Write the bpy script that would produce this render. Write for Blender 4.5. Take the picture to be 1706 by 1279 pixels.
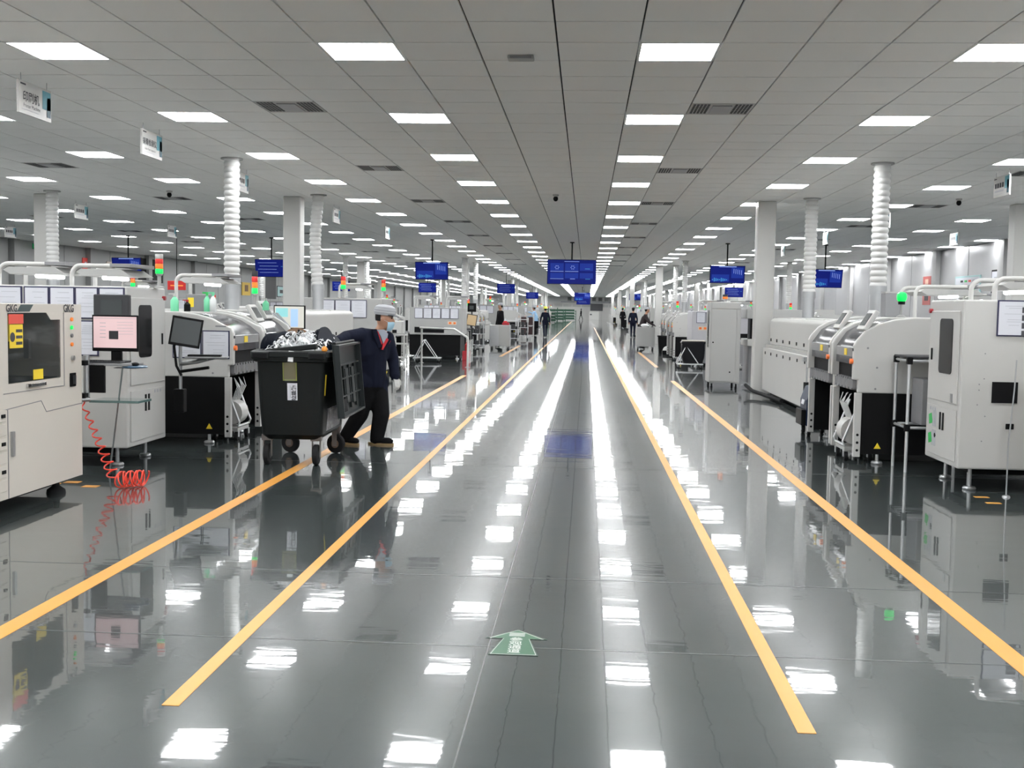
import bpy, bmesh, math, random
from mathutils import Vector, Matrix
random.seed(7)
sc = bpy.context.scene
COL = sc.collection
for o in list(bpy.data.objects): bpy.data.objects.remove(o)

# ------------------------------------------------------------------ camera
FPX, YAW, PIT, ROL = 1866.0, 0.0651, 0.0671, 0.0167
EYE = Vector((0, 0, 1.544))
CEIL = 3.65
cF = Vector((-math.sin(YAW)*math.cos(PIT), math.cos(YAW)*math.cos(PIT), -math.sin(PIT)))
_R = Vector((math.cos(YAW), math.sin(YAW), 0)); _U = _R.cross(cF)
cR = _R*math.cos(ROL)+_U*math.sin(ROL); cU = -_R*math.sin(ROL)+_U*math.cos(ROL)
cd = bpy.data.cameras.new('camera'); cam = bpy.data.objects.new('camera', cd); COL.objects.link(cam)
cd.sensor_fit = 'HORIZONTAL'; cd.sensor_width = 36; cd.lens = FPX/1706*36; cd.clip_end = 500
M = Matrix((cR, cU, -cF)).transposed().to_4x4(); M.translation = EYE
cam.matrix_world = M
sc.camera = cam
# ------------------------------------------------------------------ world / exposure
w = bpy.data.worlds.new('world'); sc.world = w; w.use_nodes = True
w.node_tree.nodes['Background'].inputs[0].default_value = (.8, .85, .9, 1)
w.node_tree.nodes['Background'].inputs[1].default_value = .3
sc.view_settings.view_transform = 'Standard'; sc.view_settings.look = 'None'
sc.view_settings.gamma = 1; sc.view_settings.exposure = 0; sc.view_settings.use_curve_mapping = False
PANEL_LIGHT = 39.0
try:
    sc.cycles.max_bounces = 10; sc.cycles.diffuse_bounces = 6; sc.cycles.sample_clamp_indirect = 12
except Exception: pass

# ------------------------------------------------------------------ pixels to directions
def ray(x, y): return cF + cR*((x-853)/FPX) - cU*((y-639.5)/FPX)
def flo(x, y, z=0.0):
    d = ray(x, y); return EYE + d*((z-EYE.z)/d.z)
def onY(x, y, Y): d = ray(x, y); return EYE + d*(Y/d.y)
def onX(x, y, X): d = ray(x, y); return EYE + d*(X/d.x)
def proj(p):
    d = Vector(p)-EYE; z = d.dot(cF)
    return (853+FPX*d.dot(cR)/z, 639.5-FPX*d.dot(cU)/z, z)

# ------------------------------------------------------------------ materials
MATS = {}
def mat(name, col, rough=.5, metal=0.0, emit=0.0, ecol=None, alpha=1.0, trans=0.0, var=0.0, bump=0.0, scale=8.0, coat=0.0, ior=1.5, spec=.5):
    if name in MATS: return MATS[name]
    m = bpy.data.materials.new(name); m.use_nodes = True
    nt = m.node_tree; b = nt.nodes['Principled BSDF']
    b.inputs['Base Color'].default_value = (*col, 1); b.inputs['Roughness'].default_value = rough
    b.inputs['Metallic'].default_value = metal; b.inputs['IOR'].default_value = ior; b.inputs['Specular IOR Level'].default_value = spec
    if emit:
        b.inputs['Emission Color'].default_value = (*(ecol or col), 1); b.inputs['Emission Strength'].default_value = emit
    if trans: b.inputs['Transmission Weight'].default_value = trans
    if coat: b.inputs['Coat Weight'].default_value = coat
    b.inputs['Alpha'].default_value = alpha
    if var or bump:
        tc = nt.nodes.new('ShaderNodeTexCoord'); n = nt.nodes.new('ShaderNodeTexNoise')
        n.inputs['Scale'].default_value = scale; n.inputs['Detail'].default_value = 4
        nt.links.new(tc.outputs['Object'], n.inputs['Vector'])
        if var:
            r = nt.nodes.new('ShaderNodeMapRange')
            r.inputs['To Min'].default_value = 1-var; r.inputs['To Max'].default_value = 1+var
            mx = nt.nodes.new('ShaderNodeMix'); mx.data_type = 'RGBA'; mx.blend_type = 'MULTIPLY'; mx.inputs[0].default_value = 1
            mx.inputs[6].default_value = (*col, 1)
            nt.links.new(n.outputs['Fac'], r.inputs['Value']); nt.links.new(r.outputs['Result'], mx.inputs[7])
            nt.links.new(mx.outputs[2], b.inputs['Base Color'])
        if bump:
            bp = nt.nodes.new('ShaderNodeBump'); bp.inputs['Strength'].default_value = bump; bp.inputs['Distance'].default_value = .02
            nt.links.new(n.outputs['Fac'], bp.inputs['Height']); nt.links.new(bp.outputs['Normal'], b.inputs['Normal'])
    MATS[name] = m
    return m
white = mat('white_enamel', (.50, .496, .48), .38, var=.03, scale=2)
beige = mat('beige_enamel', (.60, .56, .505), .42, var=.03, scale=2)
palegrey = mat('pale_grey_enamel', (.37, .37, .36), .45, var=.04, scale=2)
lilac = mat('lilac_grey_enamel', (.46, .455, .48), .45, var=.03)
midgrey = mat('mid_grey_plastic', (.22, .22, .23), .5, var=.05)
darkgrey = mat('dark_grey_plastic', (.055, .056, .06), .45, var=.08, spec=.1)
black = mat('black_enamel', (.007, .007, .0075), .5, var=.1, spec=.1)
slot = mat('black_slot', (.008, .008, .009), .6, spec=.1)
rubber = mat('black_rubber', (.02, .02, .021), .7, bump=.1, scale=60, spec=.1)
chrome = mat('bright_metal', (.62, .62, .62), .25, metal=1)
steel = mat('satin_steel', (.45, .46, .47), .38, metal=.9, var=.06)
alu = mat('aluminium', (.66, .67, .68), .35, metal=.7)
smoked = mat('smoked_window', (.008, .008, .009), .15, spec=.2)
cover = mat('grey_smoked_cover', (.06, .06, .068), .15, spec=.2)
paper = mat('white_paper', (.62, .63, .68), .7)
ink = mat('printed_ink', (.05, .05, .06), .7)
inkgrey = mat('grey_print', (.42, .43, .47), .7)
navyframe = mat('dark_blue_frame', (.022, .022, .07), .4)
yellow = mat('yellow_label', (.85, .62, .03), .5)
redlab = mat('red_label', (.75, .08, .05), .5)
greenlab = mat('green_label', (.03, .45, .09), .5)
orange = mat('orange_button', (.85, .18, .03), .4)
redbtn = mat('dark_red_button', (.35, .015, .025), .3)
tubewhite = mat('ribbed_duct_white', (.60, .60, .59), .45)
navybox = mat('navy_plastic', (.014, .022, .05), .4, var=.1, spec=.1)
binmat = mat('charcoal_plastic', (.010, .012, .012), .45, var=.1, bump=.05, scale=30, spec=.2)
lidmat = mat('lid_plastic', (.012, .015, .015), .35, var=.1, spec=.2)
tape = mat('orange_floor_tape', (.70, .325, .06), .35, var=.06, scale=5)
tapedull = mat('worn_orange_tape', (.52, .27, .08), .4, var=.1, scale=5)
skin = mat('skin', (.42, .22, .14), .5, var=.06, scale=30)
hair = mat('black_hair', (.012, .011, .011), .5, bump=.4, scale=120, spec=.1)
navy = mat('navy_cotton', (.010, .012, .024), .85, var=.15, bump=.25, scale=14, spec=.1)
blackcloth = mat('black_cotton', (.008, .008, .009), .85, var=.15, bump=.25, scale=14, spec=.1)
capgrey = mat('grey_cap_cotton', (.36, .37, .39), .8, bump=.15, scale=40)
whiteglove = mat('white_glove_cotton', (.62, .62, .6), .85, bump=.2, scale=60)
maskblue = mat('pale_blue_mask', (.36, .56, .68), .75)
shirtgrey = mat('grey_shirt', (.34, .38, .44), .8)
shirtred = mat('red_scarf', (.6, .03, .04), .7)
shoesole = mat('tan_sole', (.30, .20, .09), .6)
bluecoat = mat('light_blue_smock', (.28, .47, .68), .8)
yellowhat = mat('yellow_helmet', (.75, .72, .08), .4)
greenrack = mat('green_enamel', (.010, .065, .035), .5)
tileM = mat('ceiling_tile_cream', (.90, .90, .885), .6, var=.02, scale=3)
gridM = mat('ceiling_grid_dark', (.03, .03, .03), .6, spec=.1)
ledM = mat('led_diffuser', (1, 1, 1), .5, emit=PANEL_LIGHT, ecol=(.975, .99, 1.0))
lampM = mat('task_lamp_tube', (1, 1, 1), .5, emit=14, ecol=(.95, .97, 1))
hotgreen = mat('green_signal_glow', (.01, .45, .09), .3, emit=1.0, ecol=(.0, .75, .10))
redlens = mat('red_signal_lens', (.55, .03, .03), .25, emit=.25, ecol=(.8, .03, .02))
amberlens = mat('amber_signal_lens', (.75, .20, .03), .25, emit=.3, ecol=(.9, .22, .02))
palegreen = mat('green_lit_bottle_glow', (.16, .50, .30), .3, emit=.15, ecol=(.1, .9, .4))  # bottle plastic, the green light on it put in as a faint glow
scrBlue = mat('blue_screen', (.005, .008, .08), .2, emit=1, ecol=(.005, .010, .115), spec=.1)
scrBlue2 = mat('blue_screen_panel', (.01, .02, .14), .2, emit=1, ecol=(.009, .026, .21), spec=.1)
scrLine = mat('screen_white_line', (.2, .25, .4), .2, emit=1, ecol=(.16, .25, .6))
scrCyan = mat('screen_cyan', (.02, .1, .2), .2, emit=1, ecol=(.03, .2, .45))
scrPink = mat('pink_screen', (.3, .25, .25), .2, emit=1, ecol=(.62, .42, .43))
scrPale = mat('pale_screen', (.3, .3, .28), .2, emit=1, ecol=(.5, .49, .44))
scrGrey = mat('dim_grey_screen', (.06, .068, .07), .2, spec=.3)
hoseM = mat('red_air_hose', (.85, .07, .04), .35)
brown = mat('brown_cardboard', (.17, .095, .05), .7)
pvc = mat('clear_plastic_bag', (.75, .78, .75), .15, alpha=.35)
poly = mat('white_plastic_film', (.75, .76, .76), .35, bump=.5, scale=12)
bagblack = mat('black_bin_bag', (.012, .012, .014), .3, bump=.8, scale=9, spec=.1)
acrylic = mat('milky_acrylic', (.78, .79, .79), .25, alpha=.85)

# ------------------------------------------------------------------ mesh builder
class MB:
    def __init__(s, sx=1, off=(0, 0, 0)): s.v = []; s.f = []; s.m = []; s.sx = sx; s.off = Vector(off)
    def add(s, vs, fs, m=0):
        n = len(s.v); s.v += [tuple(v) for v in vs]
        s.f += [tuple(i+n for i in f) for f in fs]; s.m += [m]*len(fs); return s
    def box(s, x0, x1, y0, y1, z0, z1, m=0):
        vs = [(x, y, z) for x in (x0, x1) for y in (y0, y1) for z in (z0, z1)]
        return s.add(vs, [(0, 1, 3, 2), (4, 6, 7, 5), (0, 4, 5, 1), (2, 3, 7, 6), (0, 2, 6, 4), (1, 5, 7, 3)], m)
    def obox(s, c, size, R, m=0):
        c = Vector(c); h = [q/2 for q in size]
        vs = [c+R @ Vector((x*h[0], y*h[1], z*h[2])) for x in (-1, 1) for y in (-1, 1) for z in (-1, 1)]
        return s.add(vs, [(0, 1, 3, 2), (4, 6, 7, 5), (0, 4, 5, 1), (2, 3, 7, 6), (0, 2, 6, 4), (1, 5, 7, 3)], m)
    def ring_path(s, pts, rad, n, m, cap=True):
        pts = [Vector(p) for p in pts]; rad = rad if isinstance(rad, (list, tuple)) else [rad]*len(pts)
        t0 = (pts[1]-pts[0]).normalized()
        a = t0.orthogonal().normalized(); rings = []; fs = []; vs = []
        for i, p in enumerate(pts):
            t = (pts[min(i+1, len(pts)-1)]-pts[max(i-1, 0)]).normalized()
            a = (a-t*a.dot(t)); a = a.normalized() if a.length > 1e-6 else t.orthogonal().normalized()
            b = t.cross(a)
            for k in range(n):
                q = 2*math.pi*k/n; vs.append(p+(a*math.cos(q)+b*math.sin(q))*rad[i])
        L = len(pts)
        for i in range(L-1):
            for k in range(n):
                k2 = (k+1) % n
                fs.append((i*n+k, i*n+k2, (i+1)*n+k2, (i+1)*n+k))
        if cap:
            fs.append(tuple(range(n-1, -1, -1))); fs.append(tuple((L-1)*n+k for k in range(n)))
        return s.add(vs, fs, m)
    def cyl(s, p0, p1, r0, r1=None, n=12, m=0): return s.ring_path([p0, p1], [r0, r0 if r1 is None else r1], n, m)
    def tube(s, pts, r, n=8, m=0): return s.ring_path(pts, r, n, m)
    def lathe(s, prof, c=(0, 0, 0), n=20, m=0):
        vs = []; fs = []; c = Vector(c)
        for r, z in prof:
            for k in range(n):
                q = 2*math.pi*k/n; vs.append(c+Vector((r*math.cos(q), r*math.sin(q), z)))
        for i in range(len(prof)-1):
            for k in range(n):
                k2 = (k+1) % n; fs.append((i*n+k, i*n+k2, (i+1)*n+k2, (i+1)*n+k))
        fs.append(tuple(range(n-1, -1, -1))); fs.append(tuple((len(prof)-1)*n+k for k in range(n)))
        return s.add(vs, fs, m)
    def prism(s, poly, axis, a0, a1, m=0):
        def P(u, v, a): return {'x': (a, u, v), 'y': (u, a, v), 'z': (u, v, a)}[axis]
        n = len(poly); vs = [P(u, v, a0) for u, v in poly]+[P(u, v, a1) for u, v in poly]
        fs = [tuple(range(n)), tuple(range(2*n-1, n-1, -1))]+[(i, i+n, (i+1) % n+n, (i+1) % n) for i in range(n)]
        return s.add(vs, fs, m)
    def quad(s, a, b, c, d, m=0): return s.add([a, b, c, d], [(0, 1, 2, 3)], m)
    def ball(s, c, r, m=0, nu=12, nv=8):
        r = r if isinstance(r, (tuple, list)) else (r, r, r); vs = []; fs = []
        for j in range(nv+1):
            t = math.pi*j/nv
            for k in range(nu):
                q = 2*math.pi*k/nu; vs.append((c[0]+r[0]*math.sin(t)*math.cos(q), c[1]+r[1]*math.sin(t)*math.sin(q), c[2]+r[2]*math.cos(t)))
        for j in range(nv):
            for k in range(nu):
                k2 = (k+1) % nu; fs.append((j*nu+k, (j+1)*nu+k, (j+1)*nu+k2, j*nu+k2))
        return s.add(vs, fs, m)
    def build(s, name, mats, parent=None, smooth=False, bevel=0.0, fix=True):
        me = bpy.data.meshes.new(name)
        vs = [((v[0]+s.off.x)*s.sx, v[1]+s.off.y, v[2]+s.off.z) for v in s.v]
        me.from_pydata(vs, [], s.f)
        mats = mats if isinstance(mats, (list, tuple)) else [mats]
        for q in mats: me.materials.append(q)
        if len(mats) > 1: me.polygons.foreach_set('material_index', s.m)
        if fix:
            bm = bmesh.new(); bm.from_mesh(me)
            if smooth: bmesh.ops.remove_doubles(bm, verts=bm.verts, dist=1e-6)
            bmesh.ops.recalc_face_normals(bm, faces=bm.faces); bm.to_mesh(me); bm.free()
        if smooth:
            me.polygons.foreach_set('use_smooth', [True]*len(me.polygons)); me.set_sharp_from_angle(angle=math.radians(38))
        me.update()
        o = bpy.data.objects.new(name, me); COL.objects.link(o)
        if parent is not None: o.parent = parent
        if bevel:
            b = o.modifiers.new('bevel', 'BEVEL'); b.width = bevel; b.segments = 2; b.limit_method = 'ANGLE'
        return o
def tag(o, label=None, cat=None, group=None, kind=None):
    if label: o['label'] = label
    if cat: o['category'] = cat
    if group: o['group'] = group
    if kind: o['kind'] = kind
    return o
def thing(name, label, cat, loc=(0, 0, 0), rz=0, group=None):
    o = bpy.data.objects.new(name, None); COL.objects.link(o); o.location = loc; o.rotation_euler = (0, 0, rz)
    o.empty_display_size = .1
    return tag(o, label, cat, group)
def structure(o): o['kind'] = 'structure'; return o
def copy_tree(o, parent=None, loc=None, label=None):
    c = o.copy(); COL.objects.link(c); c.parent = parent
    if loc is not None: c.location = loc
    if label: c['label'] = label
    for ch in list(o.children): copy_tree(ch, c)
    return c
def merged_mesh(root, name):
    """all parts of a thing as one mesh, for copies too far off to show their parts"""
    vs = []; fs = []; mi = []; mats = []; sm = []
    def walk(o, Mx):
        for ch in o.children:
            M2 = Mx @ ch.matrix_basis; me = ch.data
            if me is not None:
                n = len(vs); vs.extend([tuple(M2 @ v.co) for v in me.vertices])
                idx = []
                for q in me.materials:
                    if q not in mats: mats.append(q)
                    idx.append(mats.index(q))
                for p in me.polygons:
                    fs.append(tuple(i+n for i in p.vertices)); mi.append(idx[p.material_index]); sm.append(p.use_smooth)
            walk(ch, M2)
    walk(root, Matrix())
    me = bpy.data.meshes.new(name); me.from_pydata(vs, [], fs)
    for q in mats: me.materials.append(q)
    me.polygons.foreach_set('material_index', mi); me.polygons.foreach_set('use_smooth', sm)
    me.set_sharp_from_angle(angle=math.radians(38)); me.update()
    return me
def put(me, name, loc, label, cat, group=None):
    o = bpy.data.objects.new(name, me); COL.objects.link(o); o.location = loc
    return tag(o, label, cat, group)
TXT = {}
def text(s, size, origin, xdir, ydir, m, name, parent=None, bold=0.0, align='CENTER', lead=1.0):
    """flat lettering, set on a surface"""
    key = (s, bold, align, lead)
    if key not in TXT:
        cu = bpy.data.curves.new('t', 'FONT'); cu.body = s; cu.size = 1; cu.align_x = align; cu.align_y = 'CENTER'
        cu.offset = bold; cu.resolution_u = 2; cu.space_line = lead
        t = bpy.data.objects.new('t', cu); COL.objects.link(t); dg = bpy.context.evaluated_depsgraph_get(); dg.update()
        TXT[key] = bpy.data.meshes.new_from_object(t.evaluated_get(dg)); bpy.data.objects.remove(t)
    me = TXT[key].copy(); xd = Vector(xdir).normalized(); yd = Vector(ydir).normalized(); nd = xd.cross(yd)
    Mx = Matrix((xd*size, yd*size, nd*size)).transposed().to_4x4(); Mx.translation = Vector(origin)
    me.transform(Mx); me.materials.clear(); me.materials.append(m)
    o = bpy.data.objects.new(name, me); COL.objects.link(o); o.parent = parent
    return o
def ordinal(n):
    w_ = ['zeroth', 'first', 'second', 'third', 'fourth', 'fifth', 'sixth', 'seventh', 'eighth', 'ninth', 'tenth', 'eleventh', 'twelfth']
    if n < len(w_): return w_[n]
    return '%d%s' % (n, 'th' if 10 <= n % 100 <= 20 else {1: 'st', 2: 'nd', 3: 'rd'}.get(n % 10, 'th'))
LSIDE, RSIDE = 'on the bin side', 'on the metal-wall side'
# ================================================================== the room
XL, XR, YB, YE = -19.70, 11.39, -12.1, 180.0
TP = .648; GX0, GY0 = -1.895, 9.347           # ceiling grid: pitch and the centre of one light cell
# ---- floor
def floor_material():
    m = bpy.data.materials.new('grey_epoxy'); m.use_nodes = True; nt = m.node_tree; b = nt.nodes['Principled BSDF']
    tc = nt.nodes.new('ShaderNodeTexCoord')
    def noise(scale, detail, sc3=(1, 1, 1)):
        mp = nt.nodes.new('ShaderNodeMapping'); mp.inputs['Scale'].default_value = sc3
        n = nt.nodes.new('ShaderNodeTexNoise'); n.inputs['Scale'].default_value = scale; n.inputs['Detail'].default_value = detail
        nt.links.new(tc.outputs['Object'], mp.inputs['Vector']); nt.links.new(mp.outputs['Vector'], n.inputs['Vector']); return n
    n1 = noise(.35, 5); r = nt.nodes.new('ShaderNodeValToRGB')
    r.color_ramp.elements[0].position = .3; r.color_ramp.elements[0].color = (.045, .055, .0555, 1)
    r.color_ramp.elements[1].position = .7; r.color_ramp.elements[1].color = (.056, .067, .067, 1)
    nt.links.new(n1.outputs['Fac'], r.inputs['Fac']); nt.links.new(r.outputs['Color'], b.inputs['Base Color'])
    n2 = noise(1.4, 3); r2 = nt.nodes.new('ShaderNodeMapRange'); r2.inputs['To Min'].default_value = .16; r2.inputs['To Max'].default_value = .26
    nt.links.new(n2.outputs['Fac'], r2.inputs['Value']); nt.links.new(r2.outputs['Result'], b.inputs['Roughness'])
    n3 = noise(2.0, 3, (.55, 2.0, 1)); bp = nt.nodes.new('ShaderNodeBump'); bp.inputs['Strength'].default_value = .115; bp.inputs['Distance'].default_value = .010
    nt.links.new(n3.outputs['Fac'], bp.inputs['Height']); nt.links.new(bp.outputs['Normal'], b.inputs['Normal'])
    b.inputs['IOR'].default_value = 1.5; b.inputs['Specular IOR Level'].default_value = .12
    b.inputs['Coat Weight'].default_value = 1.0; b.inputs['Coat Roughness'].default_value = .028; b.inputs['Coat IOR'].default_value = 1.5
    nt.links.new(bp.outputs['Normal'], b.inputs['Coat Normal'])
    return m
epoxy = floor_material()
floor = structure(MB().quad((XL, YB, 0), (XR, YB, 0), (XR, YE, 0), (XL, YE, 0)).build('floor', epoxy))
jointM = mat('floor_joint_filler', (.085, .09, .09), .3)
for x in (-.415, 4.6, -7.4):
    MB().quad((x-.003, YB, .0008), (x+.003, YB, .0008), (x+.003, 90, .0008), (x-.003, 90, .0008)).build('floor_joint', jointM, floor)
for y in (5.02, 6.35, 10.9, 16.9, 22.9, 28.9, 34.9):
    MB().quad((-7, y-.004, .0008), (6, y-.004, .0008), (6, y+.004, .0008), (-7, y+.004, .0008)).build('floor_joint', jointM, floor)
# ---- walls
wallwhite = mat('far_wall_white', (.66, .67, .67), .6)
wallgrey = mat('grey_wall_panel', (.30, .305, .30), .45, var=.05, scale=1)
wallmetal = mat('brushed_metal_panel', (.40, .40, .41), .34, metal=.5, var=.05, scale=1.5)
pilM = mat('pilaster_grey', (.36, .36, .37), .45)
trimM = mat('pale_wall_trim', (.45, .45, .45), .5)
wr = structure(MB().box(XR+.02, XR+.25, YB, YE, 0, CEIL+.1).build('wall_right', pilM))
wl = structure(MB().box(XL-.25, XL-.02, YB, YE, 0, CEIL+.1).build('wall_left', pilM))
wf = structure(MB().box(XL-.25, XR+.25, YE, YE+.2, 0, CEIL+.1).build('wall_far', wallwhite))
structure(MB().box(XL-.25, XR+.25, YB-.2, YB, 0, CEIL+.1).build('wall_back', wallwhite))
y = 2.0
while y < 178:                                 # cladding sheets and pilasters on the metal wall, sheets on the grey wall
    big = y < 70
    for k in range(2 if big else 1):
        L = 2.62 if big else 5.3
        MB().box(XR-.03, XR+.02, y+.32+k*2.66, y+.32+k*2.66+L, .12, CEIL-.02).build('wall_panel', wallmetal, wr, bevel=.012 if big else 0)
    MB().box(XR-.16, XR+.02, y-.22, y+.22, 0, CEIL).build('pilaster', trimM, wr, bevel=.01)
    for k in range(3 if big else 1):
        L = 1.78 if big else 5.4
        MB().box(XL-.02, XL+.03, y+.2+k*1.82, y+.2+k*1.82+L, .12, CEIL-.02).build('wall_panel', wallgrey, wl, bevel=.01 if big else 0)
    MB().box(XL-.02, XL+.2, y-.2, y+.2, 0, CEIL).build('pilaster', wallgrey, wl, bevel=.01)
    y += 5.9
for sx_, X in ((1, XR-.05), (-1, XL+.05)):
    structure(MB().box(X-.02, X+.02, YB, YE, 0, .12).build('baseboard_%s' % ('right' if sx_ > 0 else 'left'), midgrey))
# ---- ceiling
ceil = structure(MB().quad((XL, YB, CEIL+.03), (XR, YB, CEIL+.03), (XR, YE, CEIL+.03), (XL, YE, CEIL+.03)).build('ceiling', gridM))
A0, A1, B0 = -27, 20, -33
BN = int((62-GY0)/TP)
def is_light(a, b): return a % 4 == 0 and b % 5 == 0 and not (b > 255)
VENTS = {(a, b) for a in (-18, -10, -2, 5, 13) for b in (4, 12, 20, 28, 36, 44, 52, 60, 68)}
def cell(a, b): return GX0+TP*a, GY0+TP*b
def tile_box(mb, cx, cy, hx=TP/2-.0075, hy=TP/2-.008):
    x0, x1, y0, y1, z0, z1 = cx-hx, cx+hx, cy-hy, cy+hy, CEIL, CEIL+.02
    mb.add([(x0, y0, z0), (x1, y0, z0), (x1, y1, z0), (x0, y1, z0), (x0, y0, z1), (x1, y0, z1), (x1, y1, z1), (x0, y1, z1)],
           [(0, 3, 2, 1), (0, 1, 5, 4), (1, 2, 6, 5), (2, 3, 7, 6), (3, 0, 4, 7)])
cells = []
for a in range(A0, A1+1):
    for b in range(B0, BN+1):
        if is_light(a, b) or (a, b) in VENTS: continue
        cx, cy = cell(a, b); vis = False
        if cy > 2:
            px, py, z = proj((cx, cy, CEIL)); vis = z > 0 and -30 < px < 1736 and -15 < py
        cells.append((0 if vis else 1, cy*cy+cx*cx*.3, a, b, cx, cy))
cells.sort()
mb = MB(); tile_box(mb, 0, 0)
tile_me = None
rest = MB()
for k, (nv, d, a, b, cx, cy) in enumerate(cells):
    if k < 300:
        if tile_me is None:
            o = mb.build('ceiling_tile', tileM, ceil, fix=False); tile_me = o.data
        else:
            o = bpy.data.objects.new('ceiling_tile', tile_me); COL.objects.link(o); o.parent = ceil
        o.location = (cx, cy, 0)
    else: tile_box(rest, cx, cy)
YB2 = GY0+TP*(BN+.5)                                  # beyond this line single tiles are thinner than a pixel: full-length strips
for a in range(A0, A1+1):
    cx = GX0+TP*a
    if a % 4: tile_box(rest, cx, (YB2+YE)/2, TP/2-.0075, (YE-YB2)/2)
    else:
        b = BN+1
        while GY0+TP*b < YE:
            if not is_light(a, b): tile_box(rest, cx, GY0+TP*b, TP/2-.0075, TP/2)
            b += 1
tag(rest.build('ceiling_tiles', tileM, ceil, fix=False), kind='stuff')
# ---- ceiling lights
lights = []
for a in range(A0, A1+1):
    for b in range(B0, 262):
        if is_light(a, b):
            cx, cy = cell(a, b); vis = False
            if cy > 2:
                px, py, z = proj((cx, cy, CEIL)); vis = -40 < px < 1746 and -20 < py
            lights.append((0 if vis else 1, cy, cx, a, b))
lights.sort()
far_l = MB(); rows = {}
lt_frame = lt_diff = None
nl = 0
for nv, cy, cx, a, b in lights:
    if nv == 0 and nl < 300:
        nl += 1; rows[a] = rows.get(a, 0)+1
        k = a//4; rowname = ('%s row %s' % (ordinal(-k+1), LSIDE)) if k <= 0 else ('%s row %s' % (ordinal(k), RSIDE))
        t = thing('ceiling_light', 'square LED ceiling panel, %s in view along the %s' % (ordinal(rows[a]), rowname), 'light', (cx, cy, CEIL), group='LED ceiling panels')
        if lt_frame is None:
            m_ = MB(); h = TP/2-.006
            for x0, x1, y0, y1 in ((-h, h, -h, -h+.018), (-h, h, h-.018, h), (-h, -h+.018, -h+.018, h-.018), (h-.018, h, -h+.018, h-.018)): m_.box(x0, x1, y0, y1, -.004, .02)
            f_ = m_.build('frame', tileM, t); d_ = MB().box(-h+.018, h-.018, -h+.018, h-.018, 0, .02).build('diffuser', ledM, t)
            lt_frame, lt_diff = f_.data, d_.data
        else:
            for nm, me in (('frame', lt_frame), ('diffuser', lt_diff)):
                o = bpy.data.objects.new(nm, me); COL.objects.link(o); o.parent = t
    else: h = TP/2-.02; far_l.box(cx-h, cx+h, cy-h, cy+h, CEIL, CEIL+.02)
tag(far_l.build('distant_ceiling_lights', ledM, fix=False), 'far rows of small LED ceiling panels running to the end wall', 'light', kind='stuff')
# ---- ceiling vents (cassette air units in the tile grid)
vent_root = None
nv_ = {}
for (a, b) in sorted(VENTS, key=lambda q: (q[1], q[0])):
    cx, cy = cell(a, b); px, py, z = proj((cx, cy, CEIL))
    if not (-30 < px < 1736): continue
    nv_[a] = nv_.get(a, 0)+1
    lab = 'perforated grey ceiling air vent, %s along the %s vent line %s' % (ordinal(nv_[a]), {-18: 'third', -10: 'second', -2: 'first', 5: 'first', 13: 'second'}[a], LSIDE if a < 0 else RSIDE)
    if vent_root is None:
        t = thing('air_vent', lab, 'vent', (cx, cy, CEIL), group='ceiling air vents'); h = TP/2-.004
        ventM = mat('vent_grey', (.46, .45, .44), .5)
        MB().box(-h, h, -h, h, .0, .02).build('plate', ventM, t)
        g = MB()
        for i in range(5):
            for j in range(6):
                for s_ in (-1, 1):
                    x = s_*(.14+i*.036); yy = -.24+j*.09; g.box(x-.012, x+.012, yy-.03, yy+.03, -.004, .001)
        tag(g.build('grille', mat('vent_hole', (.06, .06, .06), .7), t), kind='stuff')
        MB().box(-.1, .1, -.22, .22, -.012, 0).build('cover', pilM, t, bevel=.004)
        vent_root = t
    else: copy_tree(vent_root, None, (cx, cy, CEIL), lab)
# ---- columns
def column(x, y, wx=.34, wy=.34):
    c = structure(MB().box(x-wx/2, x+wx/2, y-wy/2, y+wy/2, 0, CEIL).build('column', white, bevel=.02))
    return c
colM = white
for y in (21.75, 53, 84, 115, 146):
    for x in (-15.6, -10.75, -5.75, 3.37, 8.1): column(x, y)
# ---- floor tape
def strip(xa, xb, w_, y0, y1, label, m=tape):
    """tape stuck on the floor from (xa, y0) to (xb, y1)"""
    h = w_/2; z0, z1 = .0003, .002
    vs = [(xa-h, y0, z0), (xa+h, y0, z0), (xb+h, y1, z0), (xb-h, y1, z0), (xa-h, y0, z1), (xa+h, y0, z1), (xb+h, y1, z1), (xb-h, y1, z1)]
    o = MB().add(vs, [(0, 3, 2, 1), (4, 5, 6, 7), (0, 1, 5, 4), (1, 2, 6, 5), (2, 3, 7, 6), (3, 0, 4, 7)]).build('floor_tape', m)
    tag(o, label, 'floor tape', 'floor tape lines'); return o
strip(-1.565, -1.70, .068, 4.12, 45, 'narrow orange tape line beside the wheelie-bin lane, inner edge of the walkway')
strip(.845, .70, .068, 4.1, 100, 'narrow orange tape line along the walkway on the metal-wall side')
strip(-2.68, -2.76, .105, 2, 25.5, 'wide orange tape line running under the bin and beside the man', tape)
strip(1.97, 1.94, .105, 2, 25.0, 'wide orange tape line in front of the white machines with casters')
strip(-2.74, -2.76, .11, 36, 47, 'worn tape stretch beside the silver cabinet on casters', tapedull)
strip(1.97, 1.98, .11, 31, 42, 'worn tape stretch in front of the black-bag cart', tapedull)
strip(-1.70, -1.9, .068, 46, 150, 'pale worn tape line continuing beyond the walking worker', tapedull)
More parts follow.
